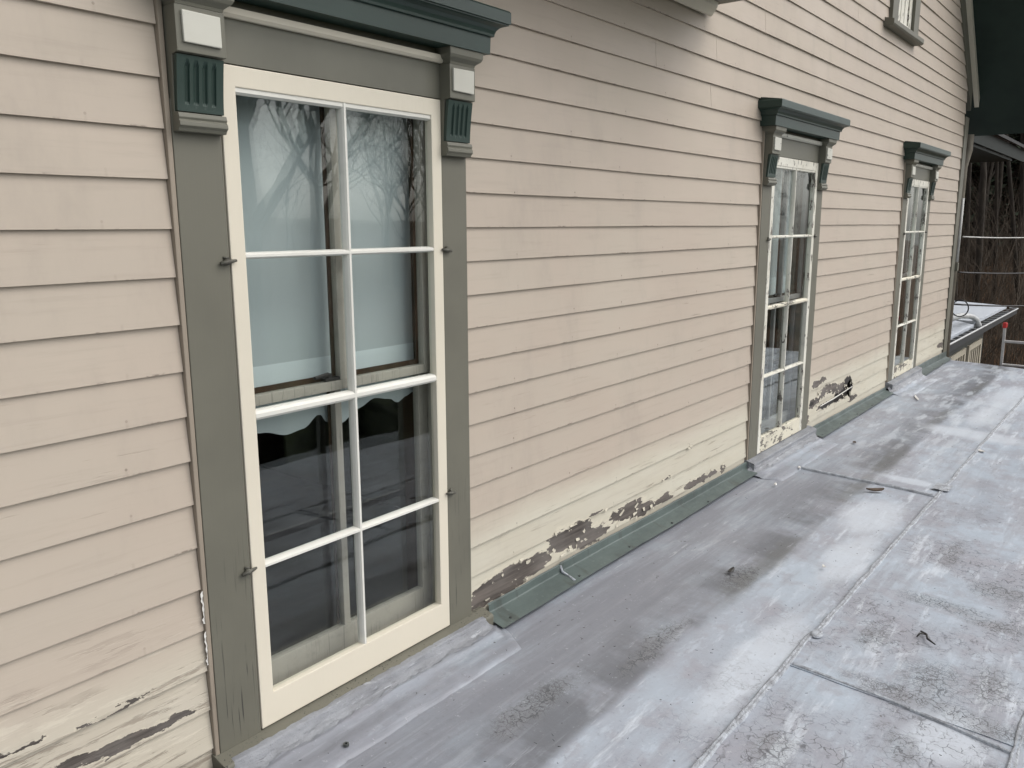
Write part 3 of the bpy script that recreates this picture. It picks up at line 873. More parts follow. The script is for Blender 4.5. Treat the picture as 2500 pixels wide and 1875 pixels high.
def shade_z(u):
    for i in range(len(SH_B) - 1):
        if SH_B[i][0] <= u <= SH_B[i + 1][0]:
            t = (u - SH_B[i][0]) / (SH_B[i + 1][0] - SH_B[i][0]); t = t * t * (3 - 2 * t)
            return SH_B[i][1] * (1 - t) + SH_B[i + 1][1] * t
    return 1.0
LAB = ['near window with freshly painted cream storm sash', 'middle window with peeling white storm sash', 'far window with badly flaking storm sash beside the corner']
def make_window(idx, xa, xb):
    """xa, xb: outer edges of the casings"""
    w = empty('window', ((xa + xb) / 2, 0, .05), house)
    w['label'] = LAB[idx]
    old = idx > 0
    sl_, sr_ = xa + .1455, xa + 1.0111          # storm sash outer edges
    mS = M['white_p'] if old else M['cream']; mM = M['white_p'] if old else M['white']
    zt, zb = 2.056, .080
    # casings
    for (a, b) in ((xa, sl_ - .003), (sr_ + .003, xb)):
        obj('casing', MB().box(a, b, 0., .048, .072, 1.95), M['trim'], w, bevel=.0025)
    obj('casing_edge', MB().box(xa - .015, xa - .0005, .002, .048, .072, 2.2), M['edge'], w, bevel=.003)
    obj('head_casing', MB().box(xa + .02, xb - .02, .0005, .048, zt + .004, 2.30), M['trim_b'], w)
    obj('head_moulding', MB().prism([(.0, 2.176), (-.012, 2.176), (-.021, 2.184), (-.023, 2.200), (.0, 2.200)], xa + .136, xb - .128), M['cream'] if not old else M['block'], w)
    obj('cornice', sweep_u(MB(), HOOD, xa + .01, xb - .01, .02), M['green'], w)
    obj('cornice_top', MB().prism([(.03, 2.392), (-.124, 2.369), (-.124, 2.366), (.03, 2.366)], xa - .085, xb + .085), M['green'], w)
    for (a, b) in ((xa + .002, xa + .1415), (xb - .1335, xb - .002)):
        br = obj('bracket', MB().prism(BODY, a, b), M['trim_b'], w, bevel=.0015)
        obj('bracket_cap', sweep_u(MB(), CAP, a + .002, b - .002, .05), M['trim_b'], w)
        obj('bracket_panel', flute_panel(a + .003, b - .003), M['green'], w)
        mbk = MB()
        jx = [random.uniform(-.002, .002) for _ in range(8)]
        c = (a + b) / 2; hw = .0525
        mbk.add([(c - hw + jx[0], -.048, 2.084 + jx[1]), (c + hw + jx[2], -.048, 2.083 + jx[3]), (c + hw + jx[4], -.048, 2.158 + jx[5]), (c - hw + jx[6], -.048, 2.159 + jx[7]),
                 (c - hw + jx[0], -.057, 2.084 + jx[1]), (c + hw + jx[2], -.058, 2.083 + jx[3]), (c + hw + jx[4], -.058, 2.158 + jx[5]), (c - hw + jx[6], -.057, 2.159 + jx[7])],
                [(0, 1, 2, 3), (4, 7, 6, 5), (0, 4, 5, 1), (1, 5, 6, 2), (2, 6, 7, 3), (3, 7, 4, 0)])
        obj('bracket_block', mbk, M['block'], w, bevel=.0025)
    # sill
    obj('sill', MB().prism([(.16, .078), (.004, .074), (-.050, .060), (-.054, .052), (-.052, .010), (.16, .010)], xa - .02, xb + .075), M['felt'] if old else M['trim'], w, bevel=.003)
    # storm sash: stiles and rails
    y0, y1 = -.003, .030
    ss = .048
    il, ir = sl_ + ss, sr_ - ss
    zb_i, zt_i = .186, 2.000
    if old:
        obj('stile', MB().box(sl_, il, y0, y1, zb, zt), mS, w, bevel=.003)
        obj('stile', MB().box(ir, sr_, y0, y1, zb, zt), mS, w, bevel=.003)
        obj('top_rail', MB().box(il + .0005, ir - .0005, y0 + .0005, y1, zt_i, zt), mS, w, bevel=.002)
        obj('bottom_rail', MB().box(il + .0005, ir - .0005, y0 + .0005, y1, zb, zb_i), M['white_pp'], w, bevel=.002)
    else:
        O = [(sl_, zb), (sr_, zb), (sr_, zt), (sl_, zt)]; I = [(il, zb_i), (ir, zb_i), (ir, zt_i), (il, zt_i)]
        vs = [(x, y, z) for y in (y0, y1) for ring in (O, I) for (x, z) in ring]
        fs = []
        for q in range(4):
            q2 = (q + 1) % 4
            fs += [(q, q2, 4 + q2, 4 + q), (8 + q, 12 + q, 12 + q2, 8 + q2), (q, 8 + q, 8 + q2, q2), (4 + q, 4 + q2, 12 + q2, 12 + q)]
        obj('sash_frame', MB().add(vs, fs), mS, w, bevel=.003)
    xm = xa + .5785
    def muntin_v(a, b, za, zb_):
        return MB().prism([(a, y1 - .004), (a + .003, y0 + .008), ((a + b) / 2 - .004, y0 + .001), ((a + b) / 2 + .004, y0 + .001), (b - .003, y0 + .008), (b, y1 - .004)], za, zb_, axis=2)
    def muntin_h(z, hh, a, b):
        return MB().prism([(y1 - .004, z - hh), (y0 + .008, z - hh + .003), (y0 + .0005, z - hh * .35), (y0 + .0005, z + hh * .35), (y0 + .008, z + hh - .003), (y1 - .004, z + hh)], a, b)
    obj('muntin', muntin_v(xm - .0105, xm + .0105, zb_i, zt_i), mM, w)
    hz = [(.607, .0105), (1.076, .0165), (1.543, .0105)]
    for z, hh in hz:
        obj('muntin', muntin_h(z, hh, il, ir), M['white_pp'] if (old and hh > .015) else mM, w)
    zs = [zb_i] + [z for z, _ in hz] + [zt_i]
    for (a, b) in ((il - .004, xm), (xm, ir + .004)):
        for k_ in range(4):
            tl = random.uniform(-.0015, .0015); tz = random.uniform(-.002, .002)
            mbk = MB().add([(a, .018 - tl - tz, zs[k_] - .004), (b, .018 + tl - tz, zs[k_] - .004), (b, .018 + tl + tz, zs[k_ + 1] + .004), (a, .018 - tl + tz, zs[k_ + 1] + .004)], [(0, 1, 2, 3)])
            obj('pane', mbk, M['glass'], w)
    # glazing putty round the storm sash opening
    mb = MB()
    mb.prism([(y0 + .004, zt_i - .012), (y0 + .016, zt_i - .018), (y0 + .016, zt_i + .001), (y0 + .004, zt_i + .001)], il, ir)
    obj('putty', mb, mM, w)
    # jamb lining, inner stool
    mb = MB()
    mb.box(sl_ - .012, sl_ + .004, .031, .15, .08, 1.105); mb.box(sr_ - .004, sr_ + .012, .031, .15, .08, 1.105)
    obj('jamb', mb, M['jamb'], w)
    mb = MB()
    mb.box(sl_ - .012, sl_ + .004, .031, .15, 1.105, 2.06); mb.box(sr_ - .004, sr_ + .012, .031, .15, 1.105, 2.06); mb.box(sl_, sr_, .031, .15, 2.046, 2.07)
    obj('upper_jamb', mb, M['brown'], w)  # dark brown stands in for the shade between storm and upper sash
    obj('inner_sill', MB().prism([(.031, .078), (.15, .092), (.15, .07), (.031, .07)], sl_ + .004, sr_ - .004), M['jamb'], w)
    mb = MB()
    mb.box(sl_ - .02, sl_ + .012, .15, .215, .08, 2.08); mb.box(sr_ - .012, sr_ + .02, .15, .215, .08, 2.08); mb.box(sl_, sr_, .15, .215, 2.04, 2.08)
    mb.box(sl_ - .12, sl_ - .02, .201, .225, .0, 2.2); mb.box(sr_ + .02, sr_ + .12, .201, .225, .0, 2.2)
    obj('inner_casing', mb, M['brown'], w)
    # upper sash (outer track) and lower sash (inner track)
    L, Rr = sl_ + .006, sr_ - .006
    up = MB()
    up.box(L, L + .048, .052, .082, 1.092, 2.045); up.box(Rr - .048, Rr, .052, .082, 1.092, 2.045)
    up.box(L + .048, Rr - .048, .0525, .082, 1.092, 1.124); up.box(L + .048, Rr - .048, .0525, .082, 2.0, 2.045); up.box(xm - .015, xm + .015, .054, .08, 1.124, 2.0)
    obj('upper_sash', up, M['dull_old'] if old else M['dull'], w, bevel=.002)
    ub = MB()      # varnished room side of the sashes, a little wider than the putty side
    ub.box(L + .001, L + .058, .0825, .0865, 1.10, 2.04); ub.box(Rr - .058, Rr - .001, .0825, .0865, 1.10, 2.04); ub.box(L + .058, Rr - .058, .0825, .0865, 1.10, 1.142); ub.box(xm - .027, xm + .027, .0825, .0865, 1.142, 2.0)
    obj('upper_sash_back', ub, M['brown'], w)
    lb = MB()
    lb.box(xm - .022, xm + .022, .1185, .1225, .232, 1.09)
    obj('lower_sash_back', lb, M['brown'], w)
    lo = MB()
    lo.box(L, L + .046, .088, .118, .094, 1.125); lo.box(Rr - .046, Rr, .088, .118, .094, 1.125)
    lo.box(L + .046, Rr - .046, .0885, .118, .094, .232); lo.box(L + .046, Rr - .046, .0885, .118, 1.093, 1.125); lo.box(xm - .0135, xm + .0135, .09, .116, .232, 1.093)
    obj('lower_sash', lo, M['dull_old'] if old else M['dull'], w, bevel=.002)
    for (a, b) in ((L + .046, xm - .015), (xm + .015, Rr - .046)):
        obj('inner_pane', MB().add([(a, .067, 1.12), (b, .0675, 1.12), (b, .0665, 2.003), (a, .067, 2.003)], [(0, 1, 2, 3)]), M['glass_i'], w)
        obj('inner_pane', MB().add([(a, .103, .228), (b, .1035, .228), (b, .1025, 1.096), (a, .103, 1.096)], [(0, 1, 2, 3)]), M['glass_i'], w)
    lock = MB().box(xm - .075, xm - .01, .058, .10, 1.1255, 1.135)
    lock.tube([(xm - .05, .075, 1.135), (xm - .05, .075, 1.147)], .014, 8); lock.tube([(xm - .055, .07, 1.145), (xm - .115, .062, 1.143)], [.009, .006], 6)
    obj('sash_lock', lock, M['dkiron'], w)
    # roller shade with a scalloped hem
    shl, shr = sl_ + .022, sr_ - .022
    dz = -.022 if idx == 0 else .06
    def sfn(u, v):
        zb_ = shade_z(u) + dz
        z = 2.03 * (1 - v) + zb_ * v
        return (shl + (shr - shl) * u, .142 + .004 * math.sin(u * 5 + 1) * v, z)
    obj('roller_shade', MB().grid(sfn, 48, 14), M['shade'], w, smooth=True)
    obj('shade_hem', MB().grid(lambda u, v: (shl + .004 + (shr - shl - .008) * u, .136 + .004 * math.sin(u * 5 + 1), 1.195 + max(dz, 0) - v * .135 - .002 * v), 24, 3), M['hem'], w, smooth=True)
    # turn buttons holding the storm sash
    for z in (1.533, .617):
        for sx, sgn in ((sl_ - .004, -1), (sr_ + .004, 1)):
            zz = z + (.006 if sgn > 0 else -.004)
            tb = MB()
            tb.tube([(sx + sgn * .012, .002, zz), (sx + sgn * .012, -.014, zz)], [.0095, .0085], 10)
            tb.tube([(sx + sgn * .034, -.0085, zz - .004), (sx + sgn * .012, -.012, zz), (sx - sgn * .016, -.009, zz + .003)], [.0055, .0075, .004], 6)
            tb.tube([(sx + sgn * .02, .0, zz + .012), (sx + sgn * .006, -.008, zz + .010)], [.004, .003], 5)
            if idx == 0 or z > 1: obj('turn_button', tb, M['iron'], w, smooth=True)
    upstand(xa - .05, xb + .09, M['felt'], idx * 11 + 2, .055 if idx == 0 else .04)
    return w
for i, (a, b) in enumerate(WIN): make_window(i, a, b)

# tar and rotten bits in the near corner, bare caulk beside the near window
upstand(-.6, 1.15, M['tar'], 55, h0=.10)
cau = MB()
for (za, zb_, w_) in ((.37, .475, .010), (.50, .60, .013)):
    cau.grid(lambda u, v: (1.180 + .006 * mnoise.noise(Vector((v * 9, u * 3, za))) + .7 * w_ * (u - .5), YB - .006 + .004 * mnoise.noise(Vector((v * 22, u * 5, 1))), za + (zb_ - za) * v), 3, 14)
obj('caulk', cau, M['chip'], house, smooth=True)

# step flashings along the foot of the wall
def flashing(xa, xb, yo0, yo1, zt, seed, m=None, name='flashing'):
    nx = max(10, int((xb - xa) / .06))
    def prof(x, t):
        w = yo0 + (yo1 - yo0) * t
        j = mnoise.noise(Vector((x * 2.1, seed, 0))); j2 = mnoise.noise(Vector((x * 8, seed, 3)))
        return [(.006, zt + .003 * j2), (-.001, zt - .004 + .003 * j2), (-.0035 + .0015 * j, .036 + .001 * j), (-.007, .031 + .001 * j), (w * .5, .021 + .002 * j), (w + .0025 * j2, .012 + .002 * j + .002 * j2), (w + .0005 + .0025 * j2, .0105 + .002 * j + .002 * j2)]
    mb = MB()
    rows = []
    for i in range(nx + 1):
        t = i / nx; x = xa + (xb - xa) * t
        pr = prof(x, t)
        rows += [(x + (0 if k_ < 4 else (-.03 if i == 0 else (.0 if i < nx else .012))), y, z + zr(x, y) + .010) for k_, (y, z) in enumerate(pr)]
    n = 7
    mb.add(rows, [(i * n + j, (i + 1) * n + j, (i + 1) * n + j + 1, i * n + j + 1) for i in range(nx) for j in range(n - 1)])
    o = obj(name, mb, m or M['copper'], house)
    for x in [xa + .05 + q * .46 for q in range(int((xb - xa) / .46))]:
        y = yo0 * .75; 
        obj('screw', MB().tube([(x, y, zr(x, y) + .022), (x, y, zr(x, y) + .031)], [.007, .0055], 8), M['screw'], house)
    return o
flashing(2.445, 2.985, -.105, -.102, .070, 1)
flashing(2.965, 5.20, -.100, -.078, .074, 2)
flashing(6.42, 8.60, -.10, -.08, .064, 3)
flashing(9.92, 11.42, -.085, -.07, .105, 4)
obj('solder_joint', MB().tube([(2.968, .002, .07), (2.966, -.012, .042), (2.972, -.05, .026), (2.965, -.082, .018)], [.006, .007, .006, .008], 6), M['bead'], house, smooth=True)

# downspout and conduit on the corner
obj('downspout', MB().tube([(11.56, .0, 2.68), (11.56, .0, 2.5), (11.52, .03, 2.3), (11.52, .03, -.6)], .045, 8), M['tan'], house, smooth=True)
obj('conduit', MB().tube([(11.455, -.012, 1.93), (11.455, -.012, 1.16)], .016, 8), M['wcable'], house, smooth=True)
obj('meter_box', MB().box(11.43, 11.50, -.03, .06, 1.05, 1.15), M['trim'], house, bevel=.006)

# ------------------------------------------------------------------ low wing with tin roof beyond the corner
ob = empty('outbuilding', (15., 1.5, -3.7), None, 'low outbuilding with pale tin roof and white gutter beyond the house corner', 'outbuilding')
def roofpl(x0, x1, pitch, ze, lab=None):
    mb = MB().prism([(.15, ze), (2.6, ze + pitch * 2.45), (2.6, ze + pitch * 2.45 - .06), (.15, ze - .05)], x0, x1)
    return obj('roof_panel', mb, M['tin'], ob, bevel=.004, label=lab)
roofpl(11.5, 14.13, .175, .118)
roofpl(14.20, 17.29, .052, .158)
obj('fascia', MB().box(11.6, 17.2, .17, .20, -.10, .06), M['wallgreen'], ob)
mb = MB()
mb.prism([(.02, .095), (.035, .10), (.04, .0), (.16, .0), (.165, .05), (.17, .05), (.17, -.012), (.03, -.012)], 11.5, 17.7)
obj('gutter', mb, M['gutin'], ob)
obj('gutter_lip', MB().tube([(11.5, .022, .103), (17.72, .022, .080), (17.72, .16, .085)], .013, 6), M['gutter'], ob)
for i in range(15):
    x = 11.9 + i * .38
    obj('gutter_strap', MB().box(x, x + .022, .03, .17, .088, .094), M['gutter'], ob)
obj('overflow_pipe', MB().tube([(12.3, .14, .37), (13.2, .19, .33), (13.85, .20, .27), (14.12, .18, .235), (14.24, .14, .18), (14.27, .10, .08), (14.27, .10, .01)], .042, 10), M['gutter'], ob, smooth=True)
obj('wall', MB().box(11.6, 16.25, .32, .42, -3.9, .05), M['wallgreen'], ob)
obj('wall', MB().box(16.15, 16.25, .42, 2.5, -3.9, .05), M['wallgreen'], ob)
def slat_window(x0, x1, zt, zb):
    fw = MB(); fw.box(x0, x0 + .09, .285, .318, zb, zt); fw.box(x1 - .09, x1, .285, .318, zb, zt); fw.box(x0 + .09, x1 - .09, .286, .318, zt - .09, zt); fw.box(x0 + .09, x1 - .09, .286, .318, zb, zb + .1)
    o = obj('slatted_window', fw, M['creamslat'], ob)
    obj('backing', MB().box(x0 + .09, x1 - .09, .31, .319, zb, zt), M['tar'], o)
    n = 5
    for i in range(n):
        x = x0 + .09 + (x1 - x0 - .18) * (i + .75) / (n + .5)
        obj('slat', MB().box(x - .028, x + .028, .292, .309, zb + .1, zt - .09), M['creamslat'], o)
slat_window(13.35, 14.55, -.30, -1.25)
slat_window(14.80, 15.95, -.30, -1.25)

# ------------------------------------------------------------------ cables
def cable(path, r, m, label):
    o = obj('utility_cable', MB().tube(path, r, 5), m, smooth=True)
    return tag(o, label, 'cable')
def rayp(dy, dz, x): return (x, CAM.y + dy * x, CAM.z + dz * x)
def sag(a, b, s_, n=16):
    a = Vector(a); b = Vector(b)
    return [a.lerp(b, i / n) - Vector((0, 0, s_ * 4 * (i / n) * (1 - i / n))) for i in range(n + 1)]
cable(sag(rayp(.1752, -.0141, 11.50), (17.6, CAM.y + .098 * 17.6, CAM.z - .0131 * 17.6), .02), .008, M['wcable'], 'white cable strung from the house corner above the black ones')
cable(sag(rayp(.1757, -.0519, 11.52), (19.0, CAM.y + .098 * 19, CAM.z - .0490 * 19), .02), .010, M['black'], 'upper thin black cable crossing the brown woods')
cable(sag((11.53, CAM.y + .1770 * 11.53, .635), (19.0, CAM.y + .098 * 19, CAM.z - .0828 * 19), .02), .012, M['black'], 'lower black cable running just above the tin roof')
cx, cy, cz = rayp(.1716, -.0905, 11.8)
lp = MB().tube([(cx + .03 * math.sin(a * .5), cy + .095 * math.cos(a), cz + .105 * math.sin(a)) for a in [2 * math.pi * i / 24 for i in range(27)]], .008, 5)
tag(obj('cable_loop', lp, M['black'], smooth=True), 'coiled loop of black cable hanging by the house corner', 'cable loop')

# ------------------------------------------------------------------ ladder leaning on the deck edge
lad = empty('ladder', (11.85, -.8, -3.7), None, 'aluminium ladder with red tipped rails leaning on the roof edge', 'ladder')
def lx(z): return 11.47 - (z - 0) * .11
for y in (-.605, -1.02):
    mb = MB(); zt = .40
    vs = []
    for z in (-3.7, zt):
        x = lx(z)
        vs += [(x - .035, y - .013, z), (x + .035, y - .013, z), (x + .035, y + .013, z), (x - .035, y + .013, z)]
    mb.add(vs, [(0, 1, 2, 3), (4, 7, 6, 5), (0, 4, 5, 1), (1, 5, 6, 2), (2, 6, 7, 3), (3, 7, 4, 0)])
    rail = obj('rail', mb, M['alu'], lad, bevel=.004)
    x = lx(zt)
    obj('rail_cap', MB().box(x - .045, x + .045, y - .022, y + .022, zt - .01, zt + .055), M['red'], lad, bevel=.012)
z = .225
while z > -3.6:
    obj('rung', MB().tube([(lx(z), -.592, z), (lx(z), -1.033, z)], .017, 8), M['alu'], lad)
    z -= .29

# ------------------------------------------------------------------ debris on the deck
def flake(name, x, y, L, W, ang, m, label, cat, thick=.006, bend=.008, seed=1, grp=None):
    mb = MB()
    n = 12
    top = []
    for k_ in range(n):
        a = 2 * math.pi * k_ / n
        rr = 1 + .28 * mnoise.noise(Vector((math.cos(a) * 1.4, math.sin(a) * 1.4, seed)))
        px, py = L * rr * math.cos(a), W * rr * math.sin(a)
        top.append((x + px * math.cos(ang) - py * math.sin(ang), y + px * math.sin(ang) + py * math.cos(ang), bend * (px / L) ** 2))
    b = zr(x, y) + .014
    vs = [(q[0], q[1], b + q[2]) for q in top] + [(q[0], q[1], b + q[2] + thick) for q in top]
    mb.add(vs, [tuple(range(n - 1, -1, -1)), tuple(range(n, 2 * n))] + [(i, (i + 1) % n, n + (i + 1) % n, n + i) for i in range(n)])
    return tag(obj(name, mb, m), label, cat, grp)
flake('bark_chip', 5.357, -.765, .060, .018, -.9, M['rubbing'], 'dark brown bark chip lying mid deck beside the long seam', 'bark chip', .008, .008, 3)
flake('dead_leaf', 3.588, -.573, .034, .012, .1, M['dkiron'], 'small curled dark leaf on the stained band near the flashing', 'leaf', .003, .006, 5)
flake('dead_leaf', 6.443, -.324, .026, .013, .2, M['rubbing'], 'tiny brown leaf on the deck beside the middle window', 'leaf', .004, .005, 6)
flake('dead_leaf', 3.10, -.028, .012, .022, .3, M['redleaf'], 'reddish leaf scrap stuck on the long green flashing', 'leaf', .003, .012, 7)
for i, (x, y, l, w_, a, lab) in enumerate([(5.50, -.232, .022, .009, .4, 'white paint chip on the deck nearest the middle window sill'),
                                      (5.02, -.245, .020, .008, .2, 'white paint chip on the deck left of the thin cross seam'),
                                      (8.55, -.30, .13, .010, .35, 'long white paint sliver lying before the far window'),
                                      (6.9, -1.12, .03, .016, .8, 'white paint chip far out on the right of the deck'),
                                      (3.95, -.90, .012, .008, .8, 'speck of white paint on the pale middle of the deck')]):
    flake('paint_chip', x, y, l, w_, a, M['chip'], lab, 'paint chip', .004, .006, 20 + i, 'paint chips fallen on the deck')
zt_ = zr(3.52, -1.46) + .022
tw = MB().tube([(3.56, -1.425, zt_), (3.535, -1.452, zt_ + .004), (3.50, -1.462, zt_ + .004), (3.475, -1.497, zt_)], [.004, .005, .005, .003], 5)
tw.tube([(3.545, -1.448, zt_), (3.525, -1.428, zt_ + .006), (3.500, -1.423, zt_)], [.004, .004, .003], 5)
tag(obj('twig', tw, M['dkiron'], smooth=True), 'short forked black twig on the cracked right part of the deck', 'twig')
zt_ = zr(1.512, -.192) + .018
nut = MB()
n = 6
vs = []
for (rr, zz) in ((.010, 0), (.010, .008), (.005, .008), (.005, 0)):
    for k_ in range(n):
        a = 2 * math.pi * k_ / n; vs.append((1.512 + rr * math.cos(a), -.192 + rr * math.sin(a), zt_ + zz))
nut.add(vs, [(i * n + k_, i * n + (k_ + 1) % n, ((i + 1) % 4) * n + (k_ + 1) % n, ((i + 1) % 4) * n + k_) for i in range(4) for k_ in range(n)])
tag(obj('metal_nut', nut, M['screw']), 'small hexagonal metal nut lying below the near window', 'nut')
# scattered needles and grit: uncountable
gr = MB()
rg = random.Random(3)
for i in range(420):
    x = 1.2 + 8 * rg.random() ** 1.4; y = -.12 - 2.1 * rg.random()
    a = rg.random() * 6.28; l = rg.uniform(.003, .014); z = zr(x, y) + .0175
    gr.tube([(x, y, z), (x + l * math.cos(a), y + l * math.sin(a), z + .002)], [.0012, .0006], 3, cap=False)
o = obj('roof_grit', gr, M['dkiron']); o['kind'] = 'stuff'

# ------------------------------------------------------------------ trees
def grow(seed, height, r0, levels=4, spread=.55, lean=0.05, first=.35):
    rg = random.Random(seed)
    trunk, br = MB(), MB()
    def limb(p, d, L, r, lev):
        segs = 7 if lev == 0 else (4 if lev < 3 else 3)
        path = [p.copy()]; rad = [r]
        q = p.copy(); dd = d.copy()
        kids = []
        for i in range(segs):
            w = .10 if lev == 0 else .24
            dd = (dd + Vector((rg.uniform(-w, w), rg.uniform(-w, w), rg.uniform(-w * .4, w)))).normalized()
            q = q + dd * (L / segs)
            t = (i + 1) / segs
            path.append(q.copy()); rad.append(max(.006, r * (1 - .72 * t)))
            if lev < levels and t > (first if lev == 0 else .25):
                for _ in range(2 if lev else 3):
                    if rg.random() < .85:
                        az = rg.random() * 6.283
                        o_ = dd.orthogonal().normalized(); o2 = dd.cross(o_)
                        side = o_ * math.cos(az) + o2 * math.sin(az)
                        kids.append((q.copy(), (dd * (1 - spread) + side * spread + Vector((0, 0, .12))).normalized(), L * rg.uniform(.36, .6) * (1.1 - .4 * t), rad[-1] * rg.uniform(.45, .75)))
        (trunk if lev == 0 else br).tube(path, rad, 9 if lev == 0 else (5 if lev < 2 else 3), cap=lev == 0)
        for kd in kids: limb(*kd, lev + 1)
    limb(Vector((0, 0, -.2)), Vector((lean, 0, 1)).normalized(), height, r0, 0)
    return trunk, br
def needle_tree(seed, height, rb):
    rg = random.Random(seed)
    trunk, fol = MB(), MB()
    trunk.tube([(0, 0, -.3), (.05, .03, height * .5), (0, 0, height)], [rb * .10, rb * .06, .02], 8)
    z = height * .06
    while z < height:
        t = z / height
        R_ = rb * (1 - t) ** .8 * rg.uniform(.75, 1.15) + .15
        n = 8
        for k_ in range(n):
            a = rg.random() * 6.283; L = R_ * rg.uniform(.65, 1.1)
            droop = rg.uniform(.15, .45)
            m_ = 5
            for i in range(m_):
                s0 = (i + .3) / m_
                px, py, pz = L * s0 * math.cos(a), L * s0 * math.sin(a), z - droop * L * s0 * s0
                for _ in range(3):
                    sx = rg.uniform(.14, .32); aa = a + rg.uniform(-1.1, 1.1)
                    dx, dy = math.cos(aa) * sx, math.sin(aa) * sx
                    wx, wy = -math.sin(aa) * sx * .3, math.cos(aa) * sx * .3
                    zz = pz + rg.uniform(-.12, .12)
                    jx, jy = px + rg.uniform(-.15, .15), py + rg.uniform(-.15, .15)
                    fol.add([(jx - wx, jy - wy, zz), (jx + wx, jy + wy, zz), (jx + dx, jy + dy, zz - rg.uniform(.0, .14))], [(0, 1, 2)])
        z += max(.22, height * .03)
    return trunk, fol
def place_tree(mb_pair, loc, rz, sc, name, names, mats, label, group, cache={}):
    key = id(mb_pair)
    r_ = empty(name, (0, 0, 0), None, label, 'tree', group)
    if key not in cache:
        cache[key] = [obj(names[0], mb_pair[0], mats[0], r_, smooth=True), obj(names[1], mb_pair[1], mats[1], r_, smooth=False)]
    else:
        for c in cache[key]: copyo(c, r_)
    r_.location = loc; r_.rotation_euler = (0, 0, rz); r_.scale = (sc, sc, sc)
    return r_
bare = [grow(11, 11, .26, 4, .55), grow(23, 13, .22, 4, .5, .1), grow(37, 10, .17, 4, .6, -.08)]
tall = [grow(41, 19, .11, 3, .6, .03, .5), grow(43, 17, .085, 3, .6, -.05, .45), grow(47, 21, .13, 3, .55, .02, .55)]
firs = [needle_tree(3, 9, 2.3), needle_tree(8, 13, 3.0)]
rg = random.Random(12)
# woods past the corner: the view there runs nearly along +x, in a narrow wedge
woods = [(27, .1735, .75, 'slim bare trunk hard against the house corner in the woods'),
         (34, .166, 1.0, 'second bare trunk from the house corner, behind the black cables'),
         (30, .157, .85, 'third bare trunk from the house corner, above the tin roof'),
         (38, .149, 1.1, 'fourth bare trunk from the house corner, thick and dark'),
         (33, .140, .8, 'slim bare trunk fifth from the house corner, left of the ladder'),
         (42, .132, 1.1, 'bare trunk rising straight behind the red ladder tip'),
         (36, .1225, .95, 'bare trunk just right of the red ladder tip'),
         (31, .113, .9, 'bare trunk at the far right edge above the ladder rungs')]
for i, (x, t, sc, lab) in enumerate(woods):
    y = CAM.y + x * t
    place_tree(tall[i % 3], (x, y, hgt(x, y)), rg.random() * 6.28, sc, 'bare_tree', ('trunk', 'branches'), (M['bark'], M['twig']), lab, 'bare trees in the woods past the corner')
def merge(dst, src, loc, rz, sc, wide=1.):
    c, s_ = math.cos(rz) * sc * wide, math.sin(rz) * sc * wide
    dst.add([(loc[0] + v[0] * c - v[1] * s_, loc[1] + v[0] * s_ + v[1] * c, loc[2] + v[2] * sc) for v in src.v], src.f)
fw, ft = MB(), MB()
for i in range(60):
    x = rg.uniform(40, 80); y = CAM.y + x * rg.uniform(.06, .21)
    q = firs[i % 2]; sc = rg.uniform(1.1, 1.9); rz = rg.random() * 6.28
    merge(fw, q[1], (x, y, hgt(x, y) - .2), rz, sc); merge(ft, q[0], (x, y, hgt(x, y) - .2), rz, sc)
for i in range(40):
    x = rg.uniform(34, 72); y = CAM.y + x * rg.uniform(.08, .20)
    q = (tall + bare)[i % 6]; loc = (x, y, hgt(x, y)); rz = rg.random() * 6.28; sc = rg.uniform(.5, 1.0)
    merge(ft, q[0], loc, rz, sc); merge(ft, q[1], loc, rz, sc)
o = obj('far_evergreens', fw, M['needle']); o['kind'] = 'stuff'
o = obj('far_trunks', ft, M['bark'], smooth=True); o['kind'] = 'stuff'
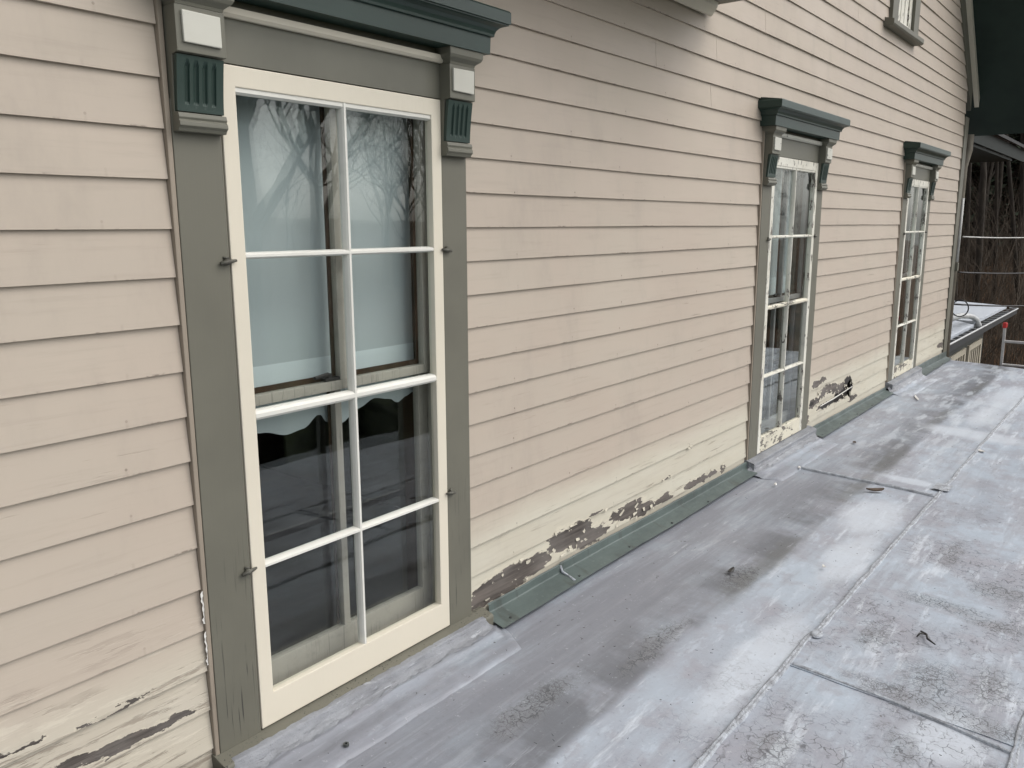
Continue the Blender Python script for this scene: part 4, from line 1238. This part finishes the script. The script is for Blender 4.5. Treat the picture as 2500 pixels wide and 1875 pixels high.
# the viewer's side of the place, seen only mirrored in the panes
place_tree(grow(11, 12, .34, 4, .55, .12, .3), (9.3, -11.2, hgt(9.3, -11.2)), 2.2, 1.0, 'bare_tree', ('trunk', 'branches'), (M['bark'], M['twig']),
           'big bare tree mirrored in the upper panes of the near window', 'bare trees')
bw, bt = MB(), MB()
for i, (x, y, s_) in enumerate([(15.5, -17, 1.0), (24, -19, 1.1), (33, -17, 1.2), (11, -24, 1.0), (40, -21, 1.2)]):
    q = bare[i % 3]
    merge(bt, q[0], (x, y, hgt(x, y)), i * 1.7 + .6, s_); merge(bw, q[1], (x, y, hgt(x, y)), i * 1.7 + .6, s_)
for i in range(26):
    x = rg.uniform(8, 110); y = rg.uniform(-34, -62)
    q = bare[i % 3]; rz = rg.random() * 6.28; sc = rg.uniform(.7, 1.1)
    merge(bt, q[0], (x, y, hgt(x, y)), rz, sc); merge(bw, q[1], (x, y, hgt(x, y)), rz, sc)
bw.add(bt.v, bt.f)
o = obj('bare_woods', bw, M['twig'], smooth=True); o['kind'] = 'stuff'
hw_ = MB()
for i, (x, y, s_) in enumerate([(6, -9.5, .42), (8.8, -9.0, .44), (12, -10, .46), (15.5, -9.6, .45), (19, -10.5, .5), (23, -10, .45), (27, -11, .5), (31, -12, .55), (3.4, -9, .42), (36, -12, .6), (42, -13, .65), (7.4, -10, .4), (10.4, -10, .44), (13.8, -10.6, .45)]):
    merge(hw_, firs[i % 2][1], (x, y, hgt(x, y) - .2), i * 2.1, s_ * (.80, .52)[i % 2], 1.9); merge(hw_, firs[i % 2][0], (x, y, hgt(x, y) - .2), i * 2.1, s_ * (.72, .46)[i % 2])
o = obj('evergreen_thicket', hw_, M['needle']); o['kind'] = 'stuff'
# dry brush on the hillside
bm_ = MB()
rg = random.Random(5)
for i in range(2200):
    x = rg.uniform(23, 48); y = CAM.y + x * rg.uniform(.09, .20)
    z = hgt(x, y)
    L = rg.uniform(.5, 2.2) if i % 3 else rg.uniform(2.5, 6.0); a = rg.random() * 6.283; b = rg.uniform(.15, 1.0)
    p = [(x, y, z - .1)]
    for k_ in range(1, 5):
        t = k_ / 4
        p.append((x + math.cos(a) * b * L * t * t, y + math.sin(a) * b * L * t * t, z + L * (t - .25 * t * t * b)))
    bm_.tube(p, [.010, .008, .006, .004, .002], 3, cap=False)
o = obj('undergrowth', bm_, M['brush']); o['kind'] = 'stuff'
